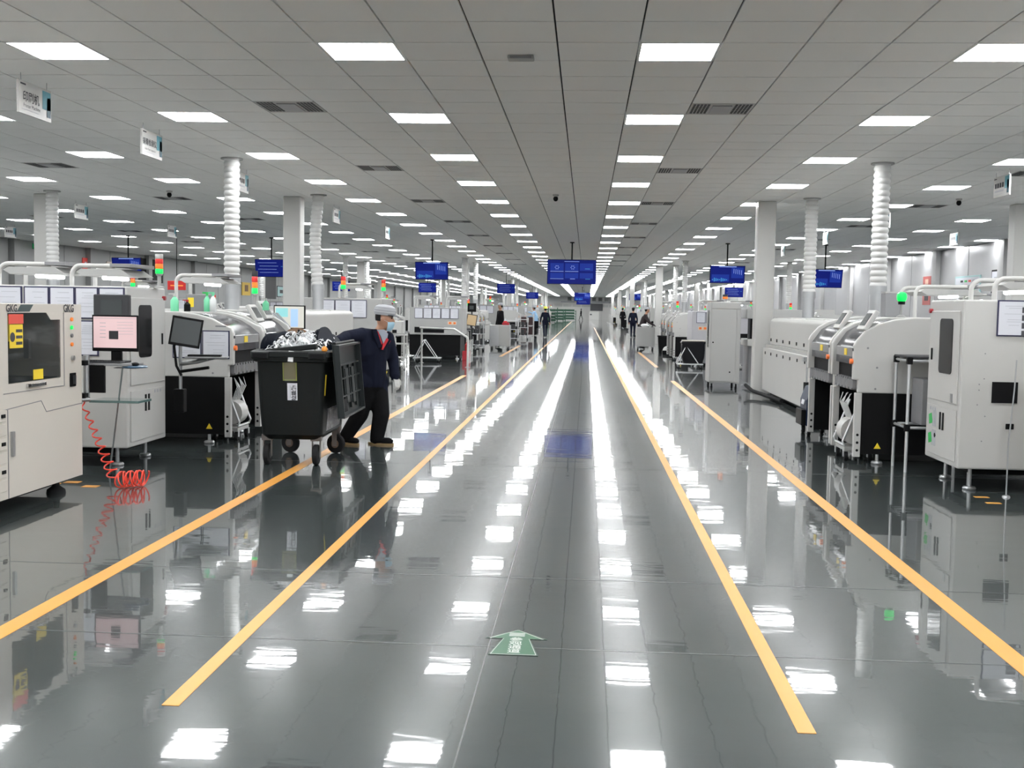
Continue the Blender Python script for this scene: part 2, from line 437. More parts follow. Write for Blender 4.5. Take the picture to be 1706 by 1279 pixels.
# ---- green arrow decal
ar = thing('floor_arrow_sticker', 'green visitor-route arrow sticker with white lettering on the floor', 'sticker', (-.295, 4.9, 0))
def arrow(mb, g, z0, z1):
    P = [(-.112+g, 0+g), (.112-g, 0+g), (.064-g*.5, .25), (.146-g*2.2, .25+g*.0), (0, .40-g*1.2), (-.146+g*2.2, .25), (-.064+g*.5, .25)]
    mb.prism(P, 'z', z0, z1)
greenD = mat('dark_green_vinyl', (.004, .035, .017), .35); greenA = mat('green_vinyl', (.003, .09, .032), .35); whiteV = mat('white_vinyl', (.5, .53, .5), .4)
m_ = MB(); arrow(m_, 0, .001, .002); m_.build('border', greenD, ar)
m_ = MB(); arrow(m_, .008, .002, .0026); m_.build('outline', whiteV, ar)
m_ = MB(); arrow(m_, .013, .0026, .0032); m_.build('face', greenA, ar)
for k, ch in enumerate('参观通道'):
    text(ch, .062, (0, .232-k*.060, .0036), (1, 0, 0), (0, 1, 0), whiteV, 'lettering', ar, bold=.02)
for k in range(3): MB().box(-.037, .037, .285+k*.021, .296+k*.021, .0032, .0038).build('bar', whiteV, ar)
# ---- smoke detector, cameras
def dome(loc, label):
    t = thing('security_camera', label, 'camera', loc, group='ceiling cameras')
    MB().lathe([(.055, 0), (.055, -.025), (.03, -.04)], n=14).build('mount', white, t, True)
    MB().ball((0, 0, -.075), (.045, .045, .05)).build('lens_housing', black, t, True)
for (px, py, l) in ((926, 318, 'small dark camera under the ceiling above the walkway'), (1598, 325, 'small dark ceiling camera beside the tall ribbed duct'), (282, 313, 'small ceiling camera above the signal tower light')):
    p = onY(px, py, 20.8); dome((p.x, 20.8, CEIL), l)
t = thing('smoke_detector', 'flat white sensor box stuck to the ceiling tile over the walkway', 'detector', (-.59, 9.5, CEIL))
MB().box(-.11, .11, -.06, .06, -.035, 0).build('housing', palegrey, t, bevel=.01); MB().box(-.09, .09, -.062, -.058, -.03, -.01).build('front_slot', midgrey, t)
# ================================================================== machine builders
# local frame: x = 0 is the face towards the aisle, +x runs away from it; s = +1 for the metal-wall side, -1 mirrored for the other side
def foot(s, x, y, root, h=.16, nm='levelling_foot'):
    m = MB(s); m.lathe([(.055, 0), (.06, .012), (.05, .028), (.018, .034), (.016, h)], (x, y, 0), 14); return m.build(nm, steel, root, True)
def caster(s, x, y, root, r=.05, m_=rubber, h=None):
    m = MB(s); m.cyl((x-.018, y, r), (x+.018, y, r), r, n=16); c = m.build('caster', m_, root, True)
    k = MB(s); k.box(x-.028, x-.02, y-.02, y+.02, r*.8, r*2.1); k.box(x+.02, x+.028, y-.02, y+.02, r*.8, r*2.1); k.box(x-.03, x+.03, y-.03, y+.03, r*2.1, r*2.25)
    k.build('fork', steel, c); return c
def sheet(s, root, x0, x1, z0, z1, y, seed=0, frame=True, pics=False):
    """framed document hung on a face turned to the camera"""
    f = MB(s); f.box(x0, x1, y-.012, y, z0, z1); fr = f.build('document_frame', navyframe, root, bevel=.002)
    p = MB(s); p.box(x0+.012, x1-.012, y-.015, y-.011, z0+.012, z1-.012); pp = p.build('paper', paper, fr)
    rnd = random.Random(seed); l = MB(s); w_ = x1-x0
    zz = z1-.05; k = 0
    while zz > z0+.05 and k < 14:
        a = rnd.uniform(.12, .3); l.box(x0+w_*a, x1-w_*rnd.uniform(.12, .45), y-.0165, y-.0148, zz-.004, zz); zz -= rnd.choice((.018, .03, .05)); k += 1
    l.build('print', inkgrey, fr)
    if pics:
        g = MB(s)
        for q in range(4): g.box(x0+w_*.62, x0+w_*.88, y-.017, y-.0148, z1-.06-q*.068-.05, z1-.06-q*.068)
        g.build('photo_print', ink, fr)
    return fr
def lamp_arms(label, loc, z=.2, dy=.5, L=.42):
    """two bent white tubes on a machine top carrying a lamp hood"""
    t = thing('task_lamp', label, 'lamp', loc, group='task lamps on machine tops')
    for y in (0, dy):
        pts = [(0, y, 0), (0, y, z-.09)]+[(.09*(1-math.cos(q*math.pi/12)), y, z-.09+.09*math.sin(q*math.pi/12)) for q in range(1, 7)]+[(L, y, z)]
        MB().tube(pts, .022, 10).build('arm', white, t, True)
    MB().box(L-.04, L+.16, -.04, dy+.04, z-.012, z+.022).build('top_plate', midgrey, t, bevel=.004)
    MB().prism([(.10, z-.03), (L+.06, z-.03), (L+.16, z-.095), (.12, z-.10), (.05, z-.06)], 'y', -.03, dy+.03).build('hood', palegrey, t, bevel=.004)
    MB().cyl((L*.75, -.02, z-.112), (L*.75, dy+.02, z-.112), .018, n=10).build('lamp_tube', lampM, t, True)
    return t
def tower_light(loc, label, mode='rag', h=.34, r=.032):
    t = thing('signal_tower_light', label, 'signal light', loc, group='signal tower lights')
    MB().lathe([(.05, 0), (.05, .012), (.018, .02), (.018, h*.35), (r*.9, h*.38), (r*.9, h*.42)], n=14).build('pole', palegrey, t, True)
    z = h*.42; k = (h*.58)/len(mode)
    for c in reversed(mode):
        nm, m_ = {'r': ('red_lens', redlens), 'a': ('amber_lens', amberlens), 'g': ('green_lens', hotgreen), 'w': ('cap', white), 'd': ('dark_lens', darkgrey)}[c]
        MB().lathe([(r, z), (r*1.06, z+k*.08), (r*1.06, z+k*.9), (r, z+k*.97)], n=16).build(nm, m_, t, True); z += k
    return t
def control_panel(s, root, x, y, z, w_=.30, h=.24, tilt=.55, m_=white):
    """tilted operator panel leaning back from the aisle"""
    R = Matrix.Rotation(tilt, 3, 'Y'); c = Vector((x, y, z))
    a = MB(s); a.obox(c, (.05, w_, h), R); p = a.build('control_panel', m_, root, bevel=.012)
    n = R @ Vector((-1, 0, 0))
    a = MB(s); a.obox(c+n*.027, (.006, w_*.72, h*.62), R); a.build('panel_screen', scrGrey, p)
    a = MB(s); a.box(x+.02, x+.10, y-.03, y+.03, z-h*.62, z-.02); a.build('bracket', palegrey, p)
    return p
def placement_machine(s, loc, label, D=1.9, L=1.15, zt=1.48, near=True, docs=False, panel=True, tri=True, group='placement machines'):
    t = thing('placement_machine', label, 'machine', loc, group=group)
    m = MB(s); m.box(.46, D-.05, .012, L-.012, .10, .735); m.box(.09, .46, .012, .05, .10, .735); m.box(.09, .46, L-.05, L-.012, .10, .735); m.build('base', black, t)
    for y0 in (0, L-.06):
        m = MB(s); m.box(.03, .10, y0, y0+.06, .07, .735); pst = m.build('corner_post', white, t, bevel=.006)
        m = MB(s)
        for z in (.14, .22, .30): m.cyl((.066, y0-.004, z), (.066, y0+.002, z), .014, n=10)
        m.build('bolt_hole', slot, pst)
    arch = [(0, .87), (0, 1.22), (.03, 1.28), (.12, zt-.135), (.24, zt-.07), (.40, zt-.025), (.6, zt), (D-.1, zt), (D, zt-.06), (D, .735), (.055, .735), (.055, .87)]
    for y0 in (0, L-.07):
        m = MB(s); m.prism(arch, 'y', y0, y0+.07); m.build('side_panel', white, t, bevel=.012)
    m = MB(s); m.prism([(.62, zt-.02), (D-.05, zt-.02), (D-.05, .74), (.62, .74)], 'y', .07, L-.07); m.build('rear_body', white, t)
    cv = [(.045, 1.02), (.045, 1.2), (.15, zt-.165), (.26, zt-.10), (.41, zt-.05), (.62, zt-.025), (.62, zt-.06), (.41, zt-.08), (.26, zt-.13), (.16, zt-.195), (.07, 1.19), (.07, 1.02)]
    m = MB(s); m.prism(cv, 'y', .075, L-.075); hd = m.build('hood', cover, t, True)
    m = MB(s); m.prism([(.035, 1.10), (.035, 1.19), (.05, 1.2), (.05, 1.10)], 'y', .12, L-.12); m.build('hood_window', mat('clear_grey_cover', (.30, .30, .31), .2), hd)
    m = MB(s); m.box(.028, .034, L*.42, L*.52, 1.11, 1.18); m.build('warning_label', yellow, hd)
    m = MB(s); m.box(.08, .62, .07, L-.07, .74, 1.02); m.build('feeder_bay', slot, t)
    m = MB(s)
    n = int((L-.2)/.05)
    for k in range(n): m.box(.02, .3, .1+k*.05, .1+k*.05+.03, .76+.02*(k % 3 == 0), .86+.02*(k % 2))
    m.build('feeder_bank', midgrey, t)
    if panel: control_panel(s, t, .17, .16, zt-.04)
    m = MB(s); m.cyl((-.03, .035, 1.06), (.02, .035, 1.06), .028, n=12); m.build('emergency_button', orange, t, True)
    m = MB(s)
    for k in range(3): m.box(-.004, .004, .015+k*.017, .025+k*.017, 1.165, 1.195)
    m.build('switch_row', darkgrey, t)
    m = MB(s)
    for x, z in ((.14, 1.2), (.24, 1.0), (.23, .78), (1.2, 1.1)): m.cyl((x, -.004, z), (x, .003, z), .011, n=10)
    m.build('screw_cap', midgrey, t)
    if tri:
        m = MB(s); m.prism([(.24, .16), (.31, .16), (.275, .22)], 'y', .006, .0125); m.build('warning_triangle', yellow, t)
    for x, y in ((.28, .03), (.28, L-.03), (D-.3, .1), (D-.3, L-.1)): foot(s, x, y, t, .11)
    if docs:
        sheet(s, t, .04, .345, .94, 1.25, 0, 3); sheet(s, t, .355, .68, .94, 1.25, 0, 4)
    return t
def loader_cabinet(s, loc, label, D=1.75, L=.95, zb=.18, zt=1.69, chamf=.0, kind=0, body=white, group='inspection cabinets'):
    t = thing('inspection_cabinet', label, 'machine', loc, group=group)
    m = MB(s); m.box(0, D, 0, L, zb, zt); m.build('body', body, t, bevel=.015)
    m = MB(s); m.box(-.012, 0, .06, L-.05, .76, zt-.10); dr = m.build('door', body, t, bevel=.006)
    m = MB(s); w0, w1 = (.24, .55) if kind == 0 else (.22, .58)
    pr = []
    for cy, cz, a0 in ((w1-.04, 1.48, 0), (w0+.04, 1.48, 90), (w0+.04, 1.06, 180), (w1-.04, 1.06, 270)):
        for q in range(0, 91, 30): a = math.radians(a0+q); pr.append((cy+.04*math.cos(a), cz+.04*math.sin(a)))
    m.prism(pr, 'x', -.018, -.01); m.build('window', smoked, dr)
    m = MB(s); hy = L-.16 if kind == 1 else L-.14; m.box(-.022, -.01, hy, hy+.025, 1.13, 1.24); m.build('door_handle', black, dr, bevel=.003)
    m = MB(s); m.box(-.012, 0, .06, L-.05, zb+.05, .71); dl = m.build('lower_door', body, t, bevel=.006)
    for y in (.38, .46):
        m = MB(s); m.box(-.02, -.01, y, y+.03, .50, .66); m.build('pull_slot', black, dl)
    m = MB(s); m.cyl((-.03, L-.07, zt-.1), (.0, L-.07, zt-.1), .022, n=12); m.build('red_beacon', redbtn, t, True)
    for x, y in ((.16, .14), (.16, L-.14), (D-.2, .14), (D-.2, L-.14)): foot(s, x, y, t, zb+.01)
    m = MB(s); m.box(.2, D-.2, .2, L-.15, zb-.07, zb); m.build('underframe', black, t)
    m = MB(s)
    for k in range(3): m.box(-.0135, -.0115, .62+k*.07, .655+k*.07, .66, .69)
    m.build('small_labels', inkgrey, dl)
    return t
def reflow_oven(s, loc, label, L=5.6, D=1.5, zt=1.45, group='reflow ovens'):
    t = thing('reflow_oven', label, 'machine', loc, group=group)
    m = MB(s); m.box(.06, D, 0, L, .10, .90); b = m.build('lower_body', white, t, bevel=.012)
    m = MB(s); m.prism([(.16, .96), (.16, 1.40), (.22, zt), (D-.2, zt), (D-.1, 1.36), (D-.1, .96)], 'y', .12, L-.12); h = m.build('hood', white, t, bevel=.02)
    m = MB(s); m.box(.10, D-.05, .02, L-.02, .90, .96); m.build('seam', palegrey, t)
    m = MB(s); m.box(.2, D-.2, .1, L-.1, .02, .10); m.build('plinth', black, t)
    n = int(L/.62)
    for k in range(n):
        y = .3+k*(L-.6)/(n-1)
        m = MB(s); m.box(.148, .162, y-.028, y+.028, 1.02, 1.075); m.build('latch', black, h)
        m = MB(s); m.box(.05, .062, y-.022, y+.022, .78, .83); m.build('knob', black, b)
    for k in range(4):
        y = L*(k+.5)/4
        m = MB(s); m.box(.3, .78, y-L/8+.07, y+L/8-.07, zt, zt+.012); m.build('hatch', white, h)
    for y in (.3, L-.3):
        for x in (.25, D-.2): foot(s, x, y, t, .11)
    return t
def duct(loc, label, ztop=CEIL, zbot=1.466, r=.108, bend=0.0, ground=False, cm=steel):
    t = thing('exhaust_duct', label, 'duct', loc, group='ribbed exhaust ducts')
    z = zbot+.38; pts = []; rad = []; k = 0; n = int((ztop-.02-z)/.021)
    for k in range(n+1):
        f = k/n; off = bend*math.sin(f*math.pi)*.5
        pts.append((off, 0, z+(ztop-.02-z)*f)); rad.append(r*(1.09 if k % 4 in (1,) else (1.04 if k % 4 in (0, 2) else .93)))
    MB().ring_path(pts, rad, 20, 0).build('ribbed_hose', tubewhite, t, True)
    MB().lathe([(r+.05, ztop-.02), (r+.05, ztop)], n=20).build('ceiling_collar', palegrey, t, True)
    MB().lathe([(r*1.12, z-.02), (r*1.12, z+.10)], n=20).build('clamp', cm, t, True)
    MB().lathe([(r*1.0, zbot-.0), (r*1.0, z-.02)], n=20).build('stub_pipe', cm, t, True)
    return t
def hanging_tv(loc, label, w_=1.06, h=.55, zc=2.69, yaw=0.0, style=0, tilt=.12):
    t = thing('hanging_tv', label, 'television', (loc[0], loc[1], 0), yaw, group='ceiling-hung dashboards')
    MB().cyl((0, .06, zc+h*.2), (0, .06, CEIL), .022, n=10).build('ceiling_pole', black, t, True)
    MB().lathe([(.07, CEIL-.03), (.07, CEIL)], (0, .06, 0), 14).build('pole_flange', black, t, True)
    R = Matrix.Rotation(tilt, 3, 'X')
    c = Vector((0, 0, zc))
    MB().obox(c, (w_, .045, h), R).build('cabinet', black, t, bevel=.006)
    n = R @ Vector((0, -1, 0)); ux = Vector((1, 0, 0)); uz = R @ Vector((0, 0, 1))
    m = MB(); m.obox(c+n*.024, (w_-.03, .004, h-.03), R)
    sc_ = m.build('screen', scrBlue, t)
    def rect(x, z, a, b, mm, k=.0275): MB().obox(c+n*k+ux*(x*w_)+uz*(z*h), (a*w_, .002, b*h), R).build('screen_graphic', mm, sc_)
    if style == 0:
        for x in (-.3, 0, .3):
            for z in (.2, -.15): rect(x, z, .27, .30 if z > 0 else .22, scrBlue2)
        for x in (-.3, .02):
            for q in range(6):
                a = q*math.pi/3; rect(x+.035*math.cos(a), .18+.066*math.sin(a), .018, .03, scrLine, .0295)
        rect(-.3, .02, .27, .02, scrLine, .0295); rect(0, .02, .27, .02, scrLine, .0295); rect(0, .42, .3, .02, scrLine); rect(.32, .13, .1, .02, scrCyan, .0295); rect(-.3, -.28, .27, .015, scrLine, .0295); rect(0.02, -.28, .1, .02, scrLine, .0295); rect(.33, -.28, .1, .02, scrCyan, .0295)
    elif style == 1:
        rect(0, .44, .5, .05, scrLine); rect(-.2, -.2, .5, .4, scrBlue2); rect(.28, .1, .34, .6, scrBlue2)
        for q in range(5): rect(.18+q*.055, .2-.02*q, .012, .26, scrLine, .0295)
        for q in range(9): rect(-.42+q*.05, -.3, .03, .06+.05*((q*7) % 4), scrCyan, .0295)
    else:
        for q in range(4): rect(-.1+.05*(q % 2), .3-.18*q, .6, .015, scrLine)
        rect(.38, .1, .08, .02, scrCyan)
    return t
def hanging_sign(x, y, s_, label, w_=.62, h=.30, txt=None, sub=None, zb=3.28, side=1):
    """white name board hung from the ceiling, edge to the camera, facing the aisle"""
    t = thing('hanging_sign', label, 'sign', (x, y, 0), group='hanging machine name boards')
    MB().box(-.012, .012, 0, w_, zb, zb+h).build('board', acrylic if False else white, t)
    f = .0135*s_
    ye = (lambda u: u*w_) if s_ > 0 else (lambda u: w_-u*w_)
    def patch(u0, u1, v0, v1, mm):
        a, b = sorted((ye(u0), ye(u1))); MB().box(min(f, f*1.1), max(f, f*1.1), a, b, zb+v0*h, zb+v1*h).build('print', mm, t)
    teal = mat('teal_print', (.10, .34, .42), .5); teal2 = mat('dark_teal_print', (.03, .10, .14), .5)
    patch(.72, .98, .35, .93, teal); patch(.86, .98, .12, .75, teal2); patch(.04, .2, .88, .93, ink)
    if txt:
        text(txt, .105 if len(txt) < 5 else .085, (f*1.15, ye(.36), zb+h*.52), (0, s_, 0), (0, 0, 1), ink, 'lettering', t, bold=.012)
        text(sub, .05 if len(sub) < 18 else .036, (f*1.15, ye(.38), zb+h*.26), (0, s_, 0), (0, 0, 1), ink, 'small_lettering', t)
    else:
        for q in range(4): patch(.1+q*.15, .2+q*.15, .45, .68, ink)
        patch(.1, .66, .26, .33, inkgrey)
    patch(.08, .6, .13, .145, inkgrey)
    for u in (.06, w_-.06): MB().cyl((0, u, zb+h), (0, u, CEIL), .003, n=6).build('hanging_wire', steel, t)
    return t
# ================================================================== near line, bin side
PX, PY = -4.12, 7.2
def printer(s, loc, label, L=1.72, D=1.7, lettered=True):
    t = thing('solder_paste_printer', label, 'machine', loc, group='stencil printers')
    zb, zt = .12, 1.52; y0, y1, w0, w1 = .55, 1.34, .95, 1.455
    m = MB(s); m.box(.5, D, 0, L, zb, zt); m.box(0, .5, 0, L, zb, w0-.005); m.box(0, .5, 0, L, w1, zt); m.box(0, .5, 0, y0, w0-.005, w1); m.box(0, .5, y1, L, w0-.005, w1)
    bd = m.build('body', beige, t)
    m = MB(s); m.box(.49, .50, y0, y1, w0, w1); m.box(.02, .5, y0, y1, w0-.004, w0+.004); bay = m.build('print_bay', slot, t)
    m = MB(s); m.box(.2, .26, y0+.05, y1-.06, w0+.16, w0+.19); m.box(.3, .36, y0+.02, y1-.02, w0+.13, w0+.16); m.box(.15, .19, y1-.2, y1-.16, w0+.15, w0+.30); m.box(.42, .46, y0, y1, w1-.2, w1-.12); m.box(.35, .44, y0+.08, y0+.3, w0+.1, w0+.34)
    m.build('squeegee_rail', steel, bay)
    pane = mat('tinted_pane', (.05, .055, .055), .05, alpha=.42)
    m = MB(s); m.prism([(y0, w0), (y1, w0), (y1, 1.40), (1.18, 1.40), (1.11, w1), (y0, w1)], 'x', -.006, .004); w_ = m.build('window_pane', pane, t)
    m = MB(s); m.prism([(1.11, w1), (1.18, 1.40), (y1, 1.40), (y1, w1)], 'x', -.008, .01); m.build('window_corner', beige, w_)
    fr = MB(s)
    for a, b, c, d in ((y0-.07, y1+.07, w0-.075, w0-.07), (y1+.066, y1+.07, w0-.07, w1), ): fr.box(-.004, .002, a, b, c, d)
    fr.build('door_seam', midgrey, t)
    m = MB(s)
    for (a, za, b, zb2) in ((.47, .765, 1.03, .79), (1.03, .79, 1.11, .70), (1.11, .70, L, .715)):
        m.prism([(a, za), (b, zb2), (b, zb2-.006), (a, za-.006)], 'x', -.003, .002)
    m.prism([(.53, zb), (.53, .76), (.537, .76), (.537, zb)], 'x', -.003, .002); m.build('panel_seam', midgrey, t)
    m = MB(s); m.box(-.03, -.018, .80, 1.06, .905, .93); m.box(-.03, 0, .80, .82, .905, .93); m.box(-.03, 0, 1.04, 1.06, .905, .93); m.build('door_handle', chrome, t, bevel=.003)
    m = MB(s); m.box(-.02, 0, .57, .60, .42, .6); m.build('pull_handle', steel, t)
    for k, (z, mm) in enumerate(((1.40, amberlens), (1.335, hotgreen), (1.27, midgrey), (1.20, amberlens))):
        m = MB(s); m.cyl((-.012, 1.54, z), (0, 1.54, z), .016, n=12); m.build('button', mm, t, True)
    m = MB(s); m.cyl((-.02, 1.55, 1.09), (0, 1.55, 1.09), .02, n=12); m.build('key_switch', steel, t, True)
    m = MB(s); m.box(-.012, 0, 1.50, 1.60, .86, .97); sw = m.build('power_switch', black, t, bevel=.006)
    m = MB(s); m.box(-.03, -.012, 1.54, 1.56, .88, .95); m.build('switch_lever', darkgrey, sw)
    m = MB(s); m.box(-.0015, .0, .55, .76, 1.25, 1.435); lb = m.build('warning_sticker', yellow, t)
    m = MB(s); m.box(-.0085, -.006, .55, .76, 1.375, 1.445); m.box(-.0085, -.006, .56, .75, 1.20, 1.37, 1); lb2 = m.build('red_strip', [redlab, yellow], lb)
    m = MB(s); m.cyl((-.0095, .60, 1.28), (-.0086, .60, 1.28), .035, n=16); 
    for k in range(3): m.box(-.0095, -.0086, .65, .74, 1.335-k*.045-.022, 1.335-k*.045)
    m.build('sticker_print', ink, lb)
    m = MB(s); m.box(-.009, -.006, .90, 1.05, .955, 1.03); m.build('small_yellow_sticker', yellow, t)
    m = MB(s); m.prism([(.68, 1.463), (.86, 1.463), (.92, 1.515), (.74, 1.515)], 'x', -.004, 0); m.build('badge', mat('dark_teal_badge', (.03, .06, .06), .4), t)
    for k in range(6):
        m = MB(s); m.box(-.008, 0, .12, .50, .18+k*.10, .265+k*.10); dw = m.build('drawer', beige, t, bevel=.003)
        if k % 2: m = MB(s); m.box(-.014, -.007, .43, .48, .21+k*.10, .235+k*.10); m.build('drawer_latch', black, dw)
    for x, y in ((.12, .25), (.12, L-.22), (D-.2, .25), (D-.2, L-.22)):
        m = MB(s); m.lathe([(.075, 0), (.07, .03), (.03, .06), (.02, .13)], (x, y, 0), 14); m.build('levelling_foot', rubber, t, True)
    m = MB(s); m.box(.15, D-.1, .15, L-.1, .06, zb); m.build('underframe', black, t)
    if lettered:
        for (ty, sz) in ((.60, .075), (1.49, .085)):
            text('GKG', sz, (-s*.005 if s > 0 else .005, ty if s < 0 else ty, 1.485), (0, -s, 0), (0, 0, 1), ink, 'lettering', t, bold=.02)
    return t
printer(-1, (PX, PY, 0), 'beige stencil printer with a window and yellow sticker beside the red coiled hose')
# ---- monitor tray bolted to the printer
ts = thing('monitor_tray', 'grey arm and two small trays under the pink-lit monitor', 'stand', (0, 0, 0))
MB().cyl((-4.13, 9.03, .72), (-4.13, 9.03, 1.10), .026, n=12).build('post', steel, ts, True)
MB().box(-4.2, -4.1, 8.93, 9.0, .75, .79).box(-4.2, -4.1, 8.93, 9.0, 1.02, 1.06).build('clamp', black, ts)
a = onY(140, 596, 9.1); b = onY(200, 596, 9.3)
MB().box(-4.16, -3.76, 9.03, 9.32, 1.015, 1.035).build('keyboard_shelf', midgrey, ts, bevel=.004)
MB().box(-4.12, -3.70, 9.05, 9.34, .705, .725).build('glass_shelf', mat('green_edge_glass', (.10, .17, .16), .1, coat=.5), ts, bevel=.003)
MB().box(-4.14, -3.98, 9.03, 9.06, .79, 1.02).build('bracket', black, ts)
pb = flo(182, 792); MB().cyl((pb.x, pb.y, 0), (-3.89, 9.2, 1.015), .008, n=8).build('support_rod', steel, ts, True)
MB().lathe([(.03, 0), (.03, .012)], (pb.x, pb.y, 0), 12).build('rod_foot', black, ts, True)
# monitor
mt = thing('computer_monitor', 'flat monitor showing a pink screen on the printer tray', 'monitor', (0, 0, 0))
p0 = onY(153, 524, 9.2); p1 = onY(230, 586, 9.2); xc, zc = (p0.x+p1.x)/2, (p0.z+p1.z)/2; ww, hh = p1.x-p0.x, p0.z-p1.z
MB().box(p0.x, p1.x, 9.2, 9.235, p1.z, p0.z).build('bezel', black, mt, bevel=.005)
scn = MB().box(p0.x+.014, p1.x-.012, 9.197, 9.2, p1.z+.03, p0.z-.014).build('screen', scrPink, mt)
g = MB(); g.box(xc-.05, xc+.03, 9.195, 9.197, zc-.05, zc+.02); g.build('camera_picture', darkgrey, scn)
g = MB()
for k in range(5): g.box(p0.x+.07, p0.x+.12, 9.1955, 9.197, p0.z-.07-k*.03, p0.z-.066-k*.03); g.box(xc+.02, p1.x-.04, 9.1955, 9.197, p0.z-.06-k*.025, p0.z-.058-k*.025)
g.box(p0.x+.014, p1.x-.012, 9.1955, 9.197, p0.z-.03, p0.z-.027); g.build('screen_text', inkgrey, scn)
MB().box(xc-.04, xc+.05, 9.21, 9.24, 1.05, p1.z).box(xc-.1, xc+.1, 9.12, 9.30, 1.035, 1.05).build('stand', black, mt, bevel=.004)
kb = thing('keyboard', 'black keyboard lying on the shelf below the pink screen', 'keyboard', (-3.98, 9.1, 1.036))
MB().box(-.17, .13, -.055, .045, 0, .016).build('base', darkgrey, kb, bevel=.003)
g = MB()
for i in range(14):
    for j in range(4): g.box(-.163+i*.0205, -.163+i*.0205+.016, -.048+j*.022, -.048+j*.022+.017, .016, .022)
g.build('keys', black, kb)
mp = thing('mouse_pad', 'blue gel mouse pad sticking out beside the keyboard', 'mouse pad', (0, 0, 0))
q = onY(225, 602, 9.12); MB().lathe([(.10, 0), (.105, .008), (.09, .018), (.06, .016)], (q.x, q.y, 1.0), 20).build('pad', mat('blue_gel', (.03, .08, .14), .3), mp, True)
MB().ball((q.x, q.y-.0, 1.028), (.03, .05, .018)).build('mouse', black, mp, True)
MB().box(q.x-.17, q.x+.02, q.y-.03, q.y+.05, .992, 1.0).build('pad_support', midgrey, mp)
# second dark panel behind the monitor, fixed to the cabinet
dm = thing('touch_panel', 'switched-off black touch panel behind the pink monitor', 'monitor', (0, 0, 0))
p0 = onY(155, 490, 9.95); p1 = onY(214, 545, 9.95)
MB().box(p0.x, p1.x, 9.95, 10.02, p1.z, p0.z).build('housing', darkgrey, dm, bevel=.01)
MB().box(p0.x+.07, p1.x-.06, 9.945, 9.95, p1.z+.06, p0.z-.05).build('screen', scrGrey, dm)
MB().box((p0.x+p1.x)/2-.04, (p0.x+p1.x)/2+.04, 10.02, 10.14, (p0.z+p1.z)/2-.05, (p0.z+p1.z)/2+.05).build('wall_bracket', black, dm)
# ---- inspection cabinet
cabA = loader_cabinet(-1, (-4.25, 10.15, 0), 'white cabinet with tall black window behind the pink-lit monitor')
for k, (a, b) in enumerate(((.02, .265), (.27, .49), (.495, .735), (.74, .98), (1.0, 1.3))):
    sheet(-1, cabA, a, b, 1.385, 1.678, 0, 10+k)
for k, (a, b) in enumerate(((.27, .49), (.495, .735))): sheet(-1, cabA, a, b, 1.04, 1.37, 0, 20+k)
tower_light((-4.215, 10.85, 1.69), 'tall red, amber and green signal light with white cap on the black-window cabinet', 'wrag', .335, .036)
lamp_arms('white twin-arm task lamp behind the hung documents above the monitor', (-4.82, 10.25, 1.69), .19, .5)
lamp_arms('twin-arm task lamp with dark hood at the printer end of the line', (-5.55, 10.3, 1.69), .2, .5, .5)
# ---- swivel-arm monitor between cabinet and placement machine
am = thing('swivel_monitor', 'dark tilted monitor with keyboard tray on a jointed arm', 'monitor', (0, 0, 0))
Yp = 11.3
MB().cyl((-4.17, Yp, .62), (-4.17, Yp, 1.42), .018, n=12).build('post', steel, am, True)
MB().box(-4.23, -4.12, Yp-.05, Yp+.05, .42, .66).build('post_base', black, am, bevel=.008)
R = Matrix.Rotation(.18, 3, 'X') @ Matrix.Rotation(.12, 3, 'Y')
c = onY(310, 553, 11.25)
R2 = Matrix.Rotation(math.radians(20), 3, 'Z') @ Matrix.Rotation(-.15, 3, 'X') @ Matrix.Rotation(.16, 3, 'Y')
MB().obox(c, (.31, .03, .30), R2).build('bezel', black, am, bevel=.005)
n = R2 @ Vector((0, -1, 0)); MB().obox(c+n*.017, (.27, .003, .25), R2).build('screen', scrGrey, am)
MB().tube([(-4.17, Yp, 1.28), (c.x-.08, c.y+.12, c.z), (c.x, c.y+.03, c.z)], .018).build('monitor_arm', darkgrey, am, True)
tr = onY(345, 595, 11.22)
MB().obox((tr.x, tr.y, tr.z), (.42, .2, .016), Matrix.Rotation(.2, 3, 'Z')).build('keyboard_tray', midgrey, am, bevel=.003)
MB().obox((tr.x-.02, tr.y-.01, tr.z+.018), (.33, .11, .018), Matrix.Rotation(.2, 3, 'Z')).build('keyboard', black, am, bevel=.003)
MB().tube([(-4.17, Yp, .92), (-3.98, Yp-.03, .95), (-3.80, Yp-.02, 1.0), (tr.x, tr.y, tr.z-.02)], .024).build('tray_arm', steel, am, True)
MB().tube([(-4.17, Yp-.02, .84), (-3.85, Yp-.06, .89)], .016).build('lower_bar', black, am, True)
MB().tube([(-4.16, Yp-.03, 1.3), (-4.21, Yp-.07, 1.1), (-4.19, Yp-.06, .9), (-4.14, Yp-.05, .8)], .014).build('cable', black, am, True)
